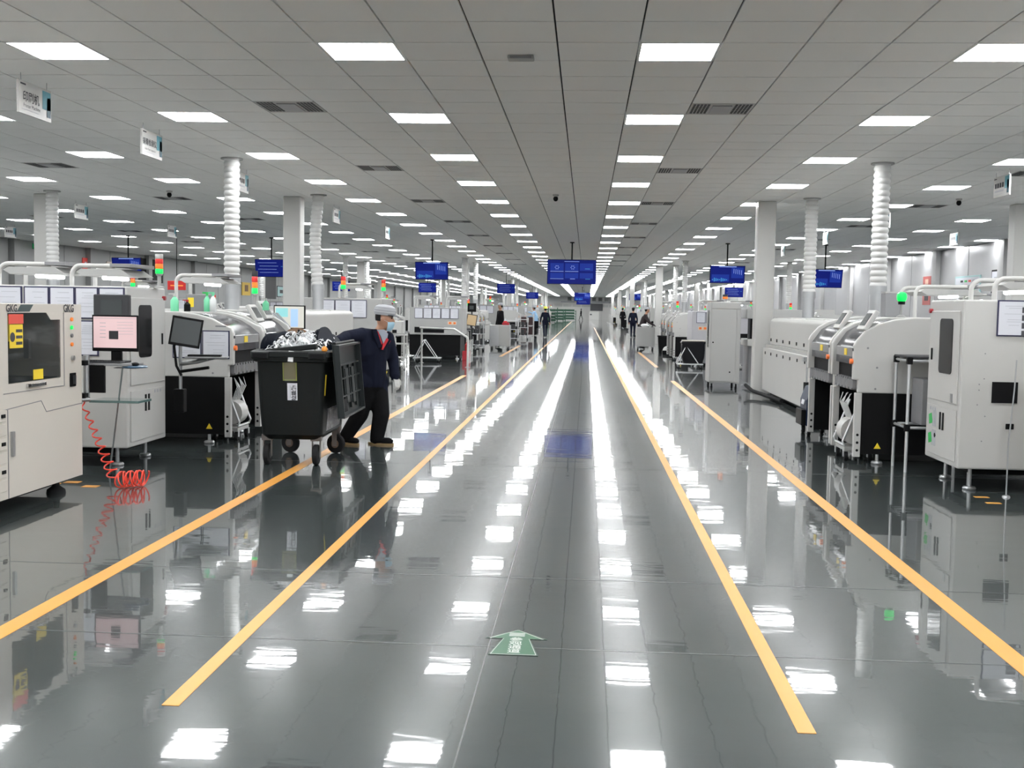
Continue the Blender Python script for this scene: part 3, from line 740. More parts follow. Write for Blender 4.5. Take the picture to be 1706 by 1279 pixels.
# ---- red coiled hose
hs = thing('air_hose', 'bright red coiled air hose hanging from the printer and piled on the floor', 'hose', (0, 0, 0))
h0 = onY(136, 668, 9.02); h1 = onY(190, 795, 9.1); pts = []
h0b = Vector((-4.1, 8.96, h0.z+.02)); pts.append(h0b)
N = 150; turns = 9
for k in range(N+1):
    f = k/N; p = h0.lerp(h1, f**.8); r = .018+.03*f
    a = f**.9*turns*2*math.pi; pts.append(p+Vector((math.cos(a)*r, math.sin(a)*r, .25*r*math.sin(a+.6))))
c0 = flo(196, 814); c1 = flo(240, 811)
for k in range(1, 201):
    f = k/200; a = f*10*2*math.pi+1; p = Vector((c0.x+(c1.x-c0.x)*f, c0.y+.03+(c1.y-c0.y)*f, .072))
    pts.append(p+Vector((.014*math.sin(a*1.3), math.cos(a)*.075, math.sin(a)*.065)))
MB().tube(pts, .0065, 6).build('hose', hoseM, hs, True)
MB().cyl(h0b+Vector((-.03, -.02, 0)), h0b+Vector((.02, .02, 0)), .018, n=10).build('fitting', steel, hs, True)
mk = MB()
for k, (px_, py_) in enumerate(((85, 806), (120, 803), (150, 810))):
    q = flo(px_, py_); tag(MB().box(q.x-.06, q.x+.07, q.y-.05, q.y+.05, .0003, .002).build('floor_mark', tape), ['short orange floor mark under the printer corner', 'small orange floor mark behind the printer foot', 'orange floor mark by the coiled red hose'][k], 'floor mark', 'foot position marks')
# ---- placement machines, oven
pmA = placement_machine(-1, (-3.87, 12.1, 0), 'white placement machine with framed documents beside the wheelie bin', L=1.2, zt=1.45, docs=True, panel=False)
m = MB(-1); m.box(.08, .2, -.003, .001, 1.29, 1.305); m.build('name_plate', midgrey, pmA)
pmB = placement_machine(-1, (-3.9, 13.42, 0), 'arched placement machine directly behind the wheelie bin', L=1.2, zt=1.47)
control_panel(-1, pmB, .30, 1.02, 1.47, .36, .26, .5)
tower_light((-4.2, 14.0, 1.47), 'red, amber and green signal light on black socket behind the bin', 'drag', .5, .036)
ovA = reflow_oven(-1, (-4.3, 15.55, 0), 'white reflow oven with domed hood behind the man', L=5.85, D=1.2, zt=1.45)
# oven computer and hood blister
oc = thing('oven_monitor', 'lit monitor showing pale windows above the bin rubbish', 'monitor', (0, 0, 0))
p0 = onY(456, 508, 15.2); p1 = onY(508, 548, 15.2)
MB().box(p0.x, p1.x, 15.2, 15.24, p1.z, p0.z).build('bezel', black, oc, bevel=.005)
s_ = MB().box(p0.x+.015, p1.x-.015, 15.196, 15.2, p1.z+.015, p0.z-.015).build('screen', scrPale, oc)
MB().box(p0.x+.03, p0.x+.2, 15.193, 15.196, p0.z-.16, p0.z-.04).build('screen_window', mat('screen_teal', (.2, .5, .5), .3, emit=.6, ecol=(.25, .5, .52)), s_)
MB().box(p0.x+.24, p0.x+.34, 15.193, 15.196, p1.z+.03, p0.z-.05).build('screen_window', mat('screen_pale_blue', (.3, .45, .7), .3, emit=.6, ecol=(.35, .5, .75)), s_)
MB().box((p0.x+p1.x)/2-.05, (p0.x+p1.x)/2+.05, 15.24, 15.3, p1.z-.2, p1.z+.12).box((p0.x+p1.x)/2-.03, (p0.x+p1.x)/2+.03, 15.26, 15.32, 0, p1.z).box((p0.x+p1.x)/2-.15, (p0.x+p1.x)/2+.15, 15.22, 15.4, 0, .02).build('stand', palegrey, oc)
bl = thing('oven_dome', 'large smooth white domed cover left of the bent-over man', 'machine cover', (0, 0, 0))
bl['label'] = 'large smooth white domed machine cover beside the lit oven monitor'
m = MB(-1); prof = [(0, .62), (0, 1.12), (.05, 1.25), (.14, 1.35), (.28, 1.42), (.5, 1.46), (.9, 1.47), (1.0, 1.40), (1.0, .62)]
m.prism(prof, 'y', 0, .5); o = m.build('shell', white, bl, True, bevel=.03); o.location = (-4.0, 14.66, 0)
m = MB(-1); m.box(.1, 1.0, .04, .46, .0, .62); o = m.build('base', black, bl); o.location = (-4.0, 14.66, 0)
m = MB(-1)
for k in range(3): m.obox((.12+.0, .1+k*.14, 1.34), (.006, .10, .26), Matrix.Rotation(.75, 3, 'Y'))
o = m.build('vent_slats', midgrey, bl); o.location = (-4.0, 14.66, 0)
duct((-5.17, 16.1, 0), 'ribbed white duct rising from the oven behind the red sign, bin side')
duct((-5.14, 21.25, 0), 'ribbed white duct beside the square column, bin side', bend=-.12, r=.105)
# ---- cabinet with hung sheets behind the man
cabB = loader_cabinet(-1, (-4.27, 23.3, 0), 'pale grey cabinet with three hung sheets behind the man', D=1.75, L=1.2, zt=1.71, body=palegrey)
for k, (a, b) in enumerate(((.33, .66), (.67, 1.0), (1.01, 1.3))): sheet(-1, cabB, a, b, 1.30, 1.67, 0, 30+k)
tbx = thing('terminal_box', 'small dark terminal box on the cabinet with three hung sheets', 'box', (-5.66, 23.4, 1.71)); MB().box(-.1, .1, -.07, .07, 0, .1).build('case', darkgrey, tbx, bevel=.01); MB().box(-.06, .06, -.074, -.07, .02, .08).build('display', scrGrey, tbx)
tower_light((-5.1, 22.4+.9, 1.71), 'slim signal light above the hung sheets behind the man', 'rag', .45, .05)
# small things standing on the machine tops
def bottle(x, y, z, label, body, capm, h=.16, r=.035):
    t = thing('spray_bottle', label, 'bottle', (x, y, z), group='bottles on the machine tops')
    MB().lathe([(r, 0), (r*1.05, .01), (r*1.05, h*.6), (r*.5, h*.78), (r*.35, h*.8), (r*.35, h*.86)], n=16).build('body', body, t, True)
    MB().lathe([(r*.45, h*.84), (r*.45, h)], n=12).build('cap', capm, t, True); MB().box(-r*1.5, r*.4, -.008, .008, h*.94, h*1.03).build('nozzle', capm, t)
    return t
q = onY(291, 519, 12.5); bottle(q.x, 12.5, 1.451, 'pale green lit bottle on the machine with framed documents', palegreen, white, .20, .045)
q = onY(312, 519, 12.5); bottle(q.x, 12.5, 1.451, 'small dark bottle with green foot on the same machine top', black, redbtn, .13, .035)
q = onY(345, 519, 12.75); bottle(q.x, 12.75, 1.451, 'teal topped clear bottle beside the grey document bin', palegreen, greenlab, .22, .035); q = onY(355, 519, 12.75); bottle(q.x, 12.75, 1.451, 'white and green bottle next to the teal topped bottle', acrylic, palegreen, .22, .038)
q = onY(330, 519, 12.95); gbx = thing('document_bin', 'grey bin with yellow label standing on the machine top', 'box', (q.x, 12.95, 1.451))
MB().box(-.13, .13, -.06, .06, 0, .2).build('body', midgrey, gbx, bevel=.008); MB().box(-.10, -.03, -.064, -.06, .05, .16).build('label', yellow, gbx)
lamp_arms('tall twin-arm task lamp over the bottles beside the ribbed duct', (-5.05, 13.55, 1.471), .42, .5, .5)
q = onY(430, 512, 14.2); bottle(q.x+.1, 14.2, 1.471, 'small green lit bottle beside the black-socket signal light', palegreen, white, .15, .04)
st = thing('shelf_stand', 'narrow white shelf stand holding white boxes near the man', 'shelf', (-4.62, 27.5, 0))
for x in (-.17, .17):
    for y in (-.2, .2): MB().cyl((x, y, .03), (x, y, .9), .018, n=8).build('leg', white, st, True)
for z in (.28, .62, .84): MB().box(-.19, .19, -.22, .22, z, z+.03).build('shelf', white, st)
MB().box(-.15, .12, -.2, .2, .87, 1.2).build('white_unit', white, st, bevel=.03)
MB().box(-.13, -.02, -.205, -.2, .9, .98).build('unit_slot', slot, st)
MB().box(-.2, -.1, -.24, -.22, .3, .6).build('side_pouch', black, st)
# ================================================================== near line, metal-wall side
RX = 3.29
printer(1, (3.62, 7.5, 0), 'beige machine cut by the picture edge beside the cabinet with documents', lettered=False)
cabR = loader_cabinet(1, (RX, 10.05, 0), 'white cabinet with tinted window and green stickers near the floor', D=1.6, L=.95, kind=1, zb=.2)
sheet(1, cabR, .285, .62, 1.375, 1.69, 0, 41, pics=True)
m = MB(1); m.box(.27, .49, -.006, .002, .79, .975); m.build('card_slot', slot, cabR)
m = MB(1); m.box(.40, .47, -.01, .002, .56, .61); m.build('small_socket', black, cabR, bevel=.004)
m = MB(1)
for x, z in ((.2, 1.22), (.2, 1.0), (.16, .95), (.16, .9), (.15, .77), (.22, .67), (.2, .45)): m.cyl((x, -.003, z), (x, .002, z), .006, n=8)
m.build('screw', midgrey, cabR)
m = MB(1); m.box(-.016, -.012, .16, .22, .77, .85); m.build('lock', steel, cabR)
for z in (.54, .36):
    m = MB(1); m.prism([(.70, z), (.80, z-.02), (.82, z+.07), (.74, z+.09)], 'x', -.0145, -.012); st_ = m.build('green_sticker', greenlab, cabR)
    m = MB(1)
    for k in range(4): m.box(-.0145, -.012, .60+k*.03, .612+k*.03, z-.03, z+.12)
    m.build('sticker_text', inkgrey, st_)
m = MB(1); m.cyl((-.016, .62, .43), (-.011, .62, .43), .022, n=14); m.build('round_lock', black, cabR)
lamp_arms('white twin-arm task lamp on the cabinet with tinted window', (RX+.28, 10.12, 1.69), .19, .6)
wire = thing('antenna_rod', 'thin grey rod leaning beside the cut-off beige machine', 'rod', (0, 0, 0))
q = flo(1676, 828); MB().tube([(q.x, q.y, 0), onY(1680, 740, q.y), onY(1690, 650, q.y+.02), onY(1694, 600, q.y+.05)], .006, 6).build('rod', steel, wire, True)
MB().lathe([(.035, 0), (.03, .012), (.01, .02)], (q.x, q.y, 0), 12).build('rod_foot', steel, wire, True)
for px_, py_, l in ((1635, 828, 'orange floor mark under the documents cabinet'), (1655, 838, 'orange floor mark beside the thin grey rod')):
    q = flo(px_, py_); tag(MB().box(q.x-.06, q.x+.06, q.y-.03, q.y+.03, .0003, .002).build('floor_mark', tape), l, 'floor mark', 'foot position marks')
# ---- placement machines
pmC = placement_machine(1, (2.76, 11.75, 0), 'arched white placement machine with black base behind the tube rack', L=1.08, zt=1.52)
pmD = placement_machine(1, (2.76, 12.89, 0), 'arched placement machine between its twin and the reflow oven', L=1.3, zt=1.52)
bc = thing('green_beacon', 'single round green beacon on stem above the arched machine', 'signal light', (3.40, 12.4, 1.52))
MB().lathe([(.05, 0), (.05, .012), (.014, .03), (.014, .13), (.03, .15), (.034, .17)], n=14).build('stem', palegrey, bc, True)
MB().lathe([(.034, .17), (.05, .19), (.055, .22), (.05, .255), (.03, .27), (.005, .275)], n=18).build('lens', hotgreen, bc, True)
MB().lathe([(.036, .14), (.038, .172)], n=14).build('collar', black, bc, True)
# ---- tube rack
rk = thing('tube_rack', 'aluminium tube rack with black joints in front of the arched machine', 'rack', (0, 0, 0))
X0, X1, Y0, Y1 = 3.17, 3.78, 11.2, 11.66
for i, (x, y) in enumerate(((X0, Y0), (X0, Y1), (X1, Y0), (X1, Y1))):
    MB().cyl((x, y, 0), (x, y, 1.13), .016, n=10).build('upright', alu, rk, True)
for z in (.44, 1.10):
    m = MB()
    for a, b in (((X0, Y0), (X0, Y1)), ((X0, Y0), (X1, Y0)), ((X0, Y1), (X1, Y1)), ((X1, Y0), (X1, Y1))): m.cyl((a[0], a[1], z), (b[0], b[1], z), .015, n=10)
    m.build('rail', alu, rk, True)
    m = MB()
    for x in (X0, X1):
        for y in (Y0, Y1): m.box(x-.026, x+.026, y-.026, y+.026, z-.035, z+.035)
    m.build('joint', black, rk, bevel=.006)
MB().box(X0-.02, X1+.02, Y0-.02, Y1+.02, 1.125, 1.145).build('top_board', darkgrey, rk, bevel=.004)
MB().box(X0+.15, X1, Y0+.06, Y1-.05, .46, .92).build('grey_bin', midgrey, rk, bevel=.01)
# ---- feeder cart in front of the machine openings
def feeder_cart(x, y, label, s=1):
    t = thing('feeder_cart', label, 'cart', (x, y, 0), group='feeder carts')
    m = MB(s); m.tube([(0, 0, .16), (-.02, 0, .2), (.14, 0, .62)], .013); m.tube([(0, .42, .16), (-.02, .42, .2), (.14, .42, .62)], .013); m.tube([(0, 0, .16), (0, .42, .16)], .013); m.build('push_frame', alu, t, True)
    m = MB(s); m.box(.0, .3, .0, .42, .10, .14); m.build('deck', palegrey, t, bevel=.004)
    m = MB(s); m.cyl((.12, .1, .30), (.12, .34, .30), .14, n=20); m.build('tape_reel', white, t, True)
    for k in range(7):
        m = MB(s); m.tube([(.05+.02*(k % 3), .04+k*.055, .70), (.02, .04+k*.055, .60), (.08, .06+k*.05, .46), (.1, .08+k*.045, .40)], .005, 6); m.build('component_tape', poly, t, True)
    for xx, yy in ((.02, .02), (.02, .40), (.27, .02), (.27, .40)): caster(s, xx, yy, t, .045)
    return t
feeder_cart(2.76, 12.02, 'feeder cart with white tape strips and reel under the arched machine')
feeder_cart(-3.93, 12.45, 'feeder cart with white bag and tapes beside the bin', -1)
tb = thing('tool_bin', 'dark blue plastic bin on casters beside the slim white pedestal', 'bin', (0, 0, 0))
MB().prism([(2.80, .12), (3.12, .12), (3.16, .52), (3.10, .62), (2.86, .62), (2.80, .45)], 'y', 14.3, 14.75).build('body', navybox, tb, bevel=.02)
MB().box(2.74, 2.8, 14.32, 14.7, .13, .33).build('front_bin', black, tb, bevel=.01)
MB().obox((2.79, 14.5, .42), (.01, .16, .06), Matrix.Rotation(.2, 3, 'Y')).build('label', paper, tb)
for x, y in ((2.84, 14.34), (2.84, 14.7), (3.08, 14.34), (3.08, 14.7)): caster(1, x, y, tb, .05)
pd = thing('pedestal', 'slim white pedestal with black cushion pole at the oven corner', 'pedestal', (0, 0, 0))
MB().box(3.06, 3.3, 15.35, 15.6, .06, 1.0).build('column', white, pd, bevel=.01)
MB().box(3.04, 3.32, 15.33, 15.62, .40, .42).build('seam', palegrey, pd)
MB().box(3.05, 3.06, 15.42, 15.45, .46, .94).build('slot', midgrey, pd)
MB().box(3.1, 3.26, 15.4, 15.56, 0, .06).build('base', black, pd)
MB().cyl((2.98, 15.3, 0), (2.98, 15.3, .95), .012, n=8).build('pole', steel, pd, True)
MB().cyl((2.98, 15.3, .16), (2.98, 15.3, .62), .04, n=12).build('cushion', rubber, pd, True)
MB().box(2.93, 3.08, 15.28, 15.42, .90, .96).build('bracket', steel, pd)
ovR = reflow_oven(1, (3.28, 15.75, 0), 'long white reflow oven with a row of black knobs before the column', L=5.65, D=1.35, zt=1.45)
duct((4.07, 15.96+.1, 0), 'ribbed white duct rising from the oven on the metal-wall side')
duct((4.08, 21.0, 0), 'ribbed white duct beside the square column on the metal-wall side')
lamp_arms('white twin-arm task lamp behind the green beacon', (3.8, 13.3, 1.52), .36, .6, .62)
sb = thing('supply_box', 'dark grey box standing upright between the lamp arms', 'box', (3.60, 13.6, 1.52))
MB().box(-.09, .09, -.1, .1, 0, .28).build('body', midgrey, sb, bevel=.01); MB().box(-.09, .09, -.1, .1, .28, .3).build('lid', palegrey, sb)
gl = thing('clear_cup_stack', 'stack of clear cups on the arched machine top', 'cups', (4.0, 12.3, 1.52))
for k in range(5): MB().lathe([(.035, k*.035), (.042, k*.035+.05), (.045, k*.035+.052), (.038, k*.035+.05)], n=14).build('cup', acrylic, gl, True)
cb = MB().tube([(3.35, 19.3, .05), (3.24, 20.2, .07), (3.1, 21.0, .10), (3.05, 21.5, .17)], .035, 10).build('floor_cable', rubber, None, True); tag(cb, 'thick black cable lying at the foot of the oven and column', 'cable')
# ---- tall grey cabinet on casters
tc = thing('tall_cabinet', 'tall pale grey locker on casters beyond the white column', 'cabinet', (0, 0, 0))
X0, X1, Y0, Y1 = 2.52, 3.13, 23.0, 23.75
MB().box(X0, X1, Y0, Y1, .11, 1.75).build('body', palegrey, tc, bevel=.012)
d = MB().box(X0+.02, X1-.09, Y0-.012, Y0, .14, 1.60).build('door', palegrey, tc, bevel=.005)
MB().box(X0+.02, X1-.02, Y0-.010, Y0, 1.615, 1.74).build('header', palegrey, tc, bevel=.005)
MB().cyl((X0+.06, Y0-.02, .93), (X0+.06, Y0-.01, .93), .016, n=10).build('lock', black, d)
MB().cyl((X1-.2, Y0-.02, .33), (X1-.2, Y0-.01, .33), .016, n=10).build('lock', black, d)
MB().box(X0-.006, X0, Y0+.25, Y0+.5, .82, 1.58).build('side_window', smoked, tc)
for x, y in ((X0+.06, Y0+.06), (X1-.06, Y0+.06), (X0+.06, Y1-.06), (X1-.06, Y1-.06)): caster(1, x, y, tc, .045)
tower_light((2.85, 23.4, 1.75), 'small amber signal light on the tall grey locker', 'da', .16, .05)
cv = thing('board_conveyor', 'pale grey board conveyor with dark opening between locker and column', 'machine', (0, 0, 0))
MB().box(3.3, 4.6, 23.2, 24.2, .86, 1.0).build('bed', white, cv, bevel=.01)
MB().box(3.35, 4.6, 23.3, 24.2, .1, .86).build('base', midgrey, cv)
MB().box(3.3, 4.6, 23.4, 24.2, 1.42, 1.62).build('hood', palegrey, cv, bevel=.01)
for x in (3.34, 3.62, 3.9): MB().box(x, x+.04, 23.4, 23.5, 1.0, 1.42).build('mullion', darkgrey, cv)
MB().box(3.36, 4.5, 23.6, 23.62, 1.0, 1.42).build('opening', slot, cv)
for x in (3.5, 4.4): foot(1, x, 23.5, cv, .11)
tower_light((3.75, 23.8, 1.62), 'red and green signal light behind the tall grey locker', 'rg', .42, .045)
# ================================================================== wheelie bin
bn = thing('wheelie_bin', 'large charcoal wheelie bin with open lid, heaped with reels and paper', 'bin', (-2.82, 11.08, 0), .035)
def rrect(hx, hy, r, z, n=5):
    out = []
    for cx, cy, a0 in ((hx-r, hy-r, 0), (-hx+r, hy-r, 90), (-hx+r, -hy+r, 180), (hx-r, -hy+r, 270)):
        for k in range(n): a = math.radians(a0+90*k/(n-1)); out.append((cx+r*math.cos(a), cy+r*math.sin(a), z))
    return out
def loft(rings, cap0=True, cap1=False):
    m = MB(); n = len(rings[0]); vs = [p for r in rings for p in r]; fs = []
    for i in range(len(rings)-1):
        for k in range(n): k2 = (k+1) % n; fs.append((i*n+k, i*n+k2, (i+1)*n+k2, (i+1)*n+k))
    if cap0: fs.append(tuple(range(n-1, -1, -1)))
    if cap1: fs.append(tuple((len(rings)-1)*n+k for k in range(n)))
    return m.add(vs, fs)
loft([rrect(.25, .48, .06, .25), rrect(.295, .54, .06, .30), rrect(.305, .57, .05, .5), rrect(.325, .63, .05, 1.06), rrect(.31, .615, .05, 1.06), rrect(.27, .55, .05, .6), rrect(.2, .4, .05, .55)], True, True).build('body', binmat, bn, True)
loft([rrect(.325, .63, .05, 1.0), rrect(.355, .66, .05, 1.01), rrect(.36, .665, .05, 1.05), rrect(.375, .68, .05, 1.055), rrect(.375, .68, .05, 1.10), rrect(.345, .65, .05, 1.115), rrect(.315, .62, .05, 1.11), rrect(.315, .62, .05, 1.0)], False).build('rim', binmat, bn, True)
for x in (-.27, .27):
    MB().box(x-.085, x+.085, -.695, -.66, 1.03, 1.10).build('grip', binmat, bn, bevel=.012)
    MB().box(x-.065, x+.065, -.699, -.694, 1.045, 1.085).build('grip_recess', slot, bn)
MB().ball((.33, -.62, 1.13), .03, nu=10, nv=6).build('hinge_cap', amberlens if False else mat('orange_plastic', (.8, .30, .04), .4), bn, True)
for x, y, r, st_ in ((-.26, -.42, .1, 0), (.22, -.44, .1, 0), (-.24, .47, .1, 1), (.24, .47, .1, 1)):
    m = MB(); d = Vector((1, 0, 0)) if not st_ else Vector((.35, 1, 0)).normalized(); c = Vector((x, y, r)); w0 = .026
    m.ring_path([c-d*w0, c-d*w0*.7, c+d*w0*.7, c+d*w0], [r*.9, r, r, r*.9], 22, 0); wl_ = m.build('wheel', rubber, bn, True)
    m = MB(); m.ring_path([c-d*(w0+.004), c+d*(w0+.004)], [r*.45, r*.45], 14, 0); m.build('hub', darkgrey if not st_ else mat('tan_hub', (.16, .11, .08), .5), wl_, True)
    m = MB(); p = d.orthogonal().normalized()
    for q in (-1, 1): m.obox(c+d*q*.037+Vector((0, 0, .06)), (.006 if not st_ else .05, .05 if not st_ else .006, .17), Matrix.Identity(3))
    m.box(x-.05, x+.05, y-.04, y+.04, r+.135, r+.19); m.build('fork', mat('dull_fork_steel', (.16, .14, .13), .45, metal=.5), wl_)
# label and document pouch on the near end
k = .0
def nearface(z): return -(.57+(.63-.57)*(z-.5)/.56)-.002
y0 = nearface(.72); lb = MB().obox((.02, y0-.004, .72), (.095, .003, .165), Matrix.Rotation(.107, 3, 'X')).build('bin_label', paper, bn)
R = Matrix.Rotation(.107, 3, 'X'); ud = R @ Vector((0, 0, 1))
text('垃圾箱', .05, (.02+.018, y0-.0065, .72-.012), ud, (-1, 0, 0), ink, 'lettering', lb, bold=.03)
MB().obox((.02, y0-.0062, .72), (.006, .001, .12), R).build('small_print', inkgrey, lb).location = (-.02, 0, 0)
y1_ = nearface(.93)-.004
pc = MB().obox((-.0, y1_-.002, .93), (.135, .003, .21), R).build('document_pouch', mat('olive_card', (.20, .22, .05), .5), bn)
MB().obox((-.0, y1_-.0045, .93), (.115, .002, .18), R).build('pouch_print', mat('brown_print', (.13, .11, .05), .4), pc)
MB().obox((.0, y1_-.0085, .95), (.10, .002, .26), R).build('pouch_film', mat('glossy_film', (.8, .85, .8), .12, alpha=.05), pc)
MB().obox((.02, -.665, 1.06), (.05, .01, .10), Matrix.Rotation(.1, 3, 'Y')).build('film_tuft', poly, pc)
MB().obox((.318, -.50, .78), (.006, .03, .20), Matrix.Rotation(.06, 3, 'Y')).build('yellow_marker', yellow, bn)
MB().obox((.30, .0, .42), (.012, .7, .25), Matrix.Rotation(.1, 3, 'Y')).build('plastic_sheet', mat('scuffed_film', (.035, .037, .04), .25, bump=.6, scale=10), bn)
# open lid hanging on the aisle side, its ribbed underside turned out
ld = MB(); tilt = .09
def L(y, d, x): return (.395+x+tilt*d, y, 1.17-d)
H_ = .70; Y0, Y1 = -.60, .60
ld.add([L(Y0, 0, 0), L(Y1, 0, 0), L(Y1, H_, 0), L(Y0, H_, 0), L(Y0, 0, .018), L(Y1, 0, .018), L(Y1, H_, .018), L(Y0, H_, .018)], [(0, 1, 2, 3), (4, 7, 6, 5), (0, 4, 5, 1), (1, 5, 6, 2), (2, 6, 7, 3), (3, 7, 4, 0)])
lid = ld.build('lid', lidmat, bn)
def bar(y0, y1, d0, d1, h, nm='lid_rib', mm=lidmat, x0=.018):
    m = MB(); m.add([L(y0, d0, x0), L(y1, d0, x0), L(y1, d1, x0), L(y0, d1, x0), L(y0, d0, x0+h), L(y1, d0, x0+h), L(y1, d1, x0+h), L(y0, d1, x0+h)], [(0, 1, 2, 3), (4, 7, 6, 5), (0, 4, 5, 1), (1, 5, 6, 2), (2, 6, 7, 3), (3, 7, 4, 0)])
    return m.build(nm, mm, lid)
rimM = mat('lid_edge_plastic', (.020, .024, .025), .35, spec=.2)
bar(Y0, Y1, 0, .02, .05, 'lid_edge', rimM); bar(Y0, Y1, H_-.02, H_, .05, 'lid_edge', rimM); bar(Y0, Y0+.02, .02, H_-.02, .05, 'lid_edge', rimM); bar(Y1-.02, Y1, .02, H_-.02, .05, 'lid_edge', rimM)
for y in (-.3, .0, .3): bar(y-.012, y+.012, .2, H_-.06, .022)
for d in (.2, .33, .5): bar(Y0+.05, Y1-.05, d-.006, d+.006, .028)
bar(Y0+.1, Y0+.3, H_-.17, H_-.05, .03, 'lid_pocket', slot); bar(.12, .26, .24, H_-.1, .02, 'lid_swell', rimM); bar(-.22, -.06, .24, H_-.12, .02, 'lid_swell', rimM)
m = MB(); m.cyl((.40, -.5, 1.18), (.40, .55, 1.18), .016, n=10); m.build('hinge_rod', binmat, lid, True)
# ---- rubbish on top: each reel a thing
Mb = Matrix.Translation(bn.location) @ Matrix.Rotation(.035, 4, 'Z')
reelM = mat('blue_black_reel', (.008, .012, .022), .35, spec=.25)
def reel(lx, ly, lz, rx, rz, label, mm=reelM, r=.165):
    t = thing('component_reel', label, 'reel', (0, 0, 0), group='empty component reels in the bin')
    for s_ in (-1, 1):
        MB().lathe([(.03, s_*.008-.0012), (r, s_*.008-.0012), (r, s_*.008+.0012), (.03, s_*.008+.0012)], n=30).build('flange', mm, t, True)
    MB().lathe([(.045, -.0075), (.045, .0075)], n=16).build('hub', mm, t, True)
    t.matrix_world = Mb @ Matrix.Translation((lx, ly, lz)) @ Matrix.Rotation(rz, 4, 'Z') @ Matrix.Rotation(rx, 4, 'X')
    return t
for k in range(8):
    reel(-.27+.835*.024*k, -.16-.536*.024*k, 1.10+.003*k, 1.45, 1.0, 'dark blue reel standing on edge, %s in the row at the bin corner' % ordinal(k+1))
reel(-.07, -.02, 1.17, 1.35, .2, 'brown card disc sticking up among the dark reels in the bin', brown, .15)
reel(.24, -.12, 1.17, 1.45, 1.25, 'dark reel leaning at the lid hinge of the bin'); reel(.20, -.1, 1.15, 1.45, 1.2, 'dark reel tucked behind the leaning reel at the hinge'); reel(.29, .1, 1.10, 1.25, 1.2, 'dark reel lying deep beside the hinge rod')
bd = MB().obox((.0, -.52, 1.125), (.48, .1, .05), Matrix.Rotation(-.12, 3, 'Y')).build('black_tray', binmat, None, bevel=.01); bd.matrix_world = Mb @ bd.matrix_world
tag(bd, 'long black plastic tray lying across the front of the bin heap', 'tray')
rnd = random.Random(3); hp = MB()
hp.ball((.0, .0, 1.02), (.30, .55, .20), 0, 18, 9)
for k in range(420):
    u, v = rnd.uniform(-.27, .30), rnd.uniform(-.5, .5); x = u; y = v*.95
    z = 1.02+.20*math.sqrt(max(0, 1-(x/.34)**2-(y/.62)**2))+rnd.uniform(0, .07)
    a = rnd.uniform(0, 6.28); L_ = rnd.uniform(.04, .14); w_ = rnd.uniform(.004, .012); dz = rnd.uniform(-.35, .55)
    d = Vector((math.cos(a), math.sin(a), dz)).normalized(); n_ = d.cross(Vector((rnd.uniform(-1, 1), rnd.uniform(-1, 1), 1))).normalized()
    pts = []
    for q in range(4):
        f = q/3-.5; c = Vector((x, y, z))+d*L_*f+Vector((0, 0, .02*math.cos(f*5))); pts += [c+n_*w_, c-n_*w_]
    hp.add(pts, [(0, 1, 3, 2), (2, 3, 5, 4), (4, 5, 7, 6)], 1 if rnd.random() < .88 else 2)
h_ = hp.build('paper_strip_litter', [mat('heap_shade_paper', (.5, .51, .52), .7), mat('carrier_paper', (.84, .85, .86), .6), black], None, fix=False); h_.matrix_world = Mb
tag(h_, 'heap of shredded white carrier tape and paper in the wheelie bin', 'litter', kind='stuff')
# ================================================================== people
def blob(parts, voxel, name, mats, region, parent, smooth_it=4):
    """parts: (p0, r0, p1, r1) tapered limbs or ('e', centre, radii, rotation) ellipsoids, fused into one surface"""
    m = MB()
    for q in parts:
        if q[0] == 'e':
            _, c, r, R = q; n = len(m.v); m.ball((0, 0, 0), r, 0, 20, 12)
            for i in range(n, len(m.v)): m.v[i] = tuple(Vector(c)+R @ Vector(m.v[i]))
        else:
            p0, r0, p1, r1 = Vector(q[0]), q[1], Vector(q[2]), q[3]
            d = (p1-p0); L_ = d.length; d = d/L_ if L_ > 1e-6 else Vector((0, 0, 1))
            pts, rad = [], []
            for k in range(5): a = math.pi/2*k/5; pts.append(p0-d*r0*math.cos(a)); rad.append(max(r0*math.sin(a), r0*.02))
            pts += [p0, p1]; rad += [r0, r1]
            for k in range(1, 6): a = math.pi/2*k/5; pts.append(p1+d*r1*math.sin(a)); rad.append(max(r1*math.cos(a), r1*.02))
            m.ring_path(pts, rad, 16, 0)
    o = m.build('tmp', skin, None)
    md = o.modifiers.new('r', 'REMESH'); md.mode = 'VOXEL'; md.voxel_size = voxel
    sm = o.modifiers.new('s', 'SMOOTH'); sm.iterations = smooth_it; sm.factor = .5
    dg = bpy.context.evaluated_depsgraph_get(); dg.update()
    me = bpy.data.meshes.new_from_object(o.evaluated_get(dg)); bpy.data.objects.remove(o)
    me.materials.clear()
    for q in mats: me.materials.append(q)
    if region: me.polygons.foreach_set('material_index', [region(p.center) for p in me.polygons])
    me.polygons.foreach_set('use_smooth', [True]*len(me.polygons)); me.update()
    ob = bpy.data.objects.new(name, me); COL.objects.link(ob); ob.parent = parent
    return ob
I3 = Matrix.Identity(3)
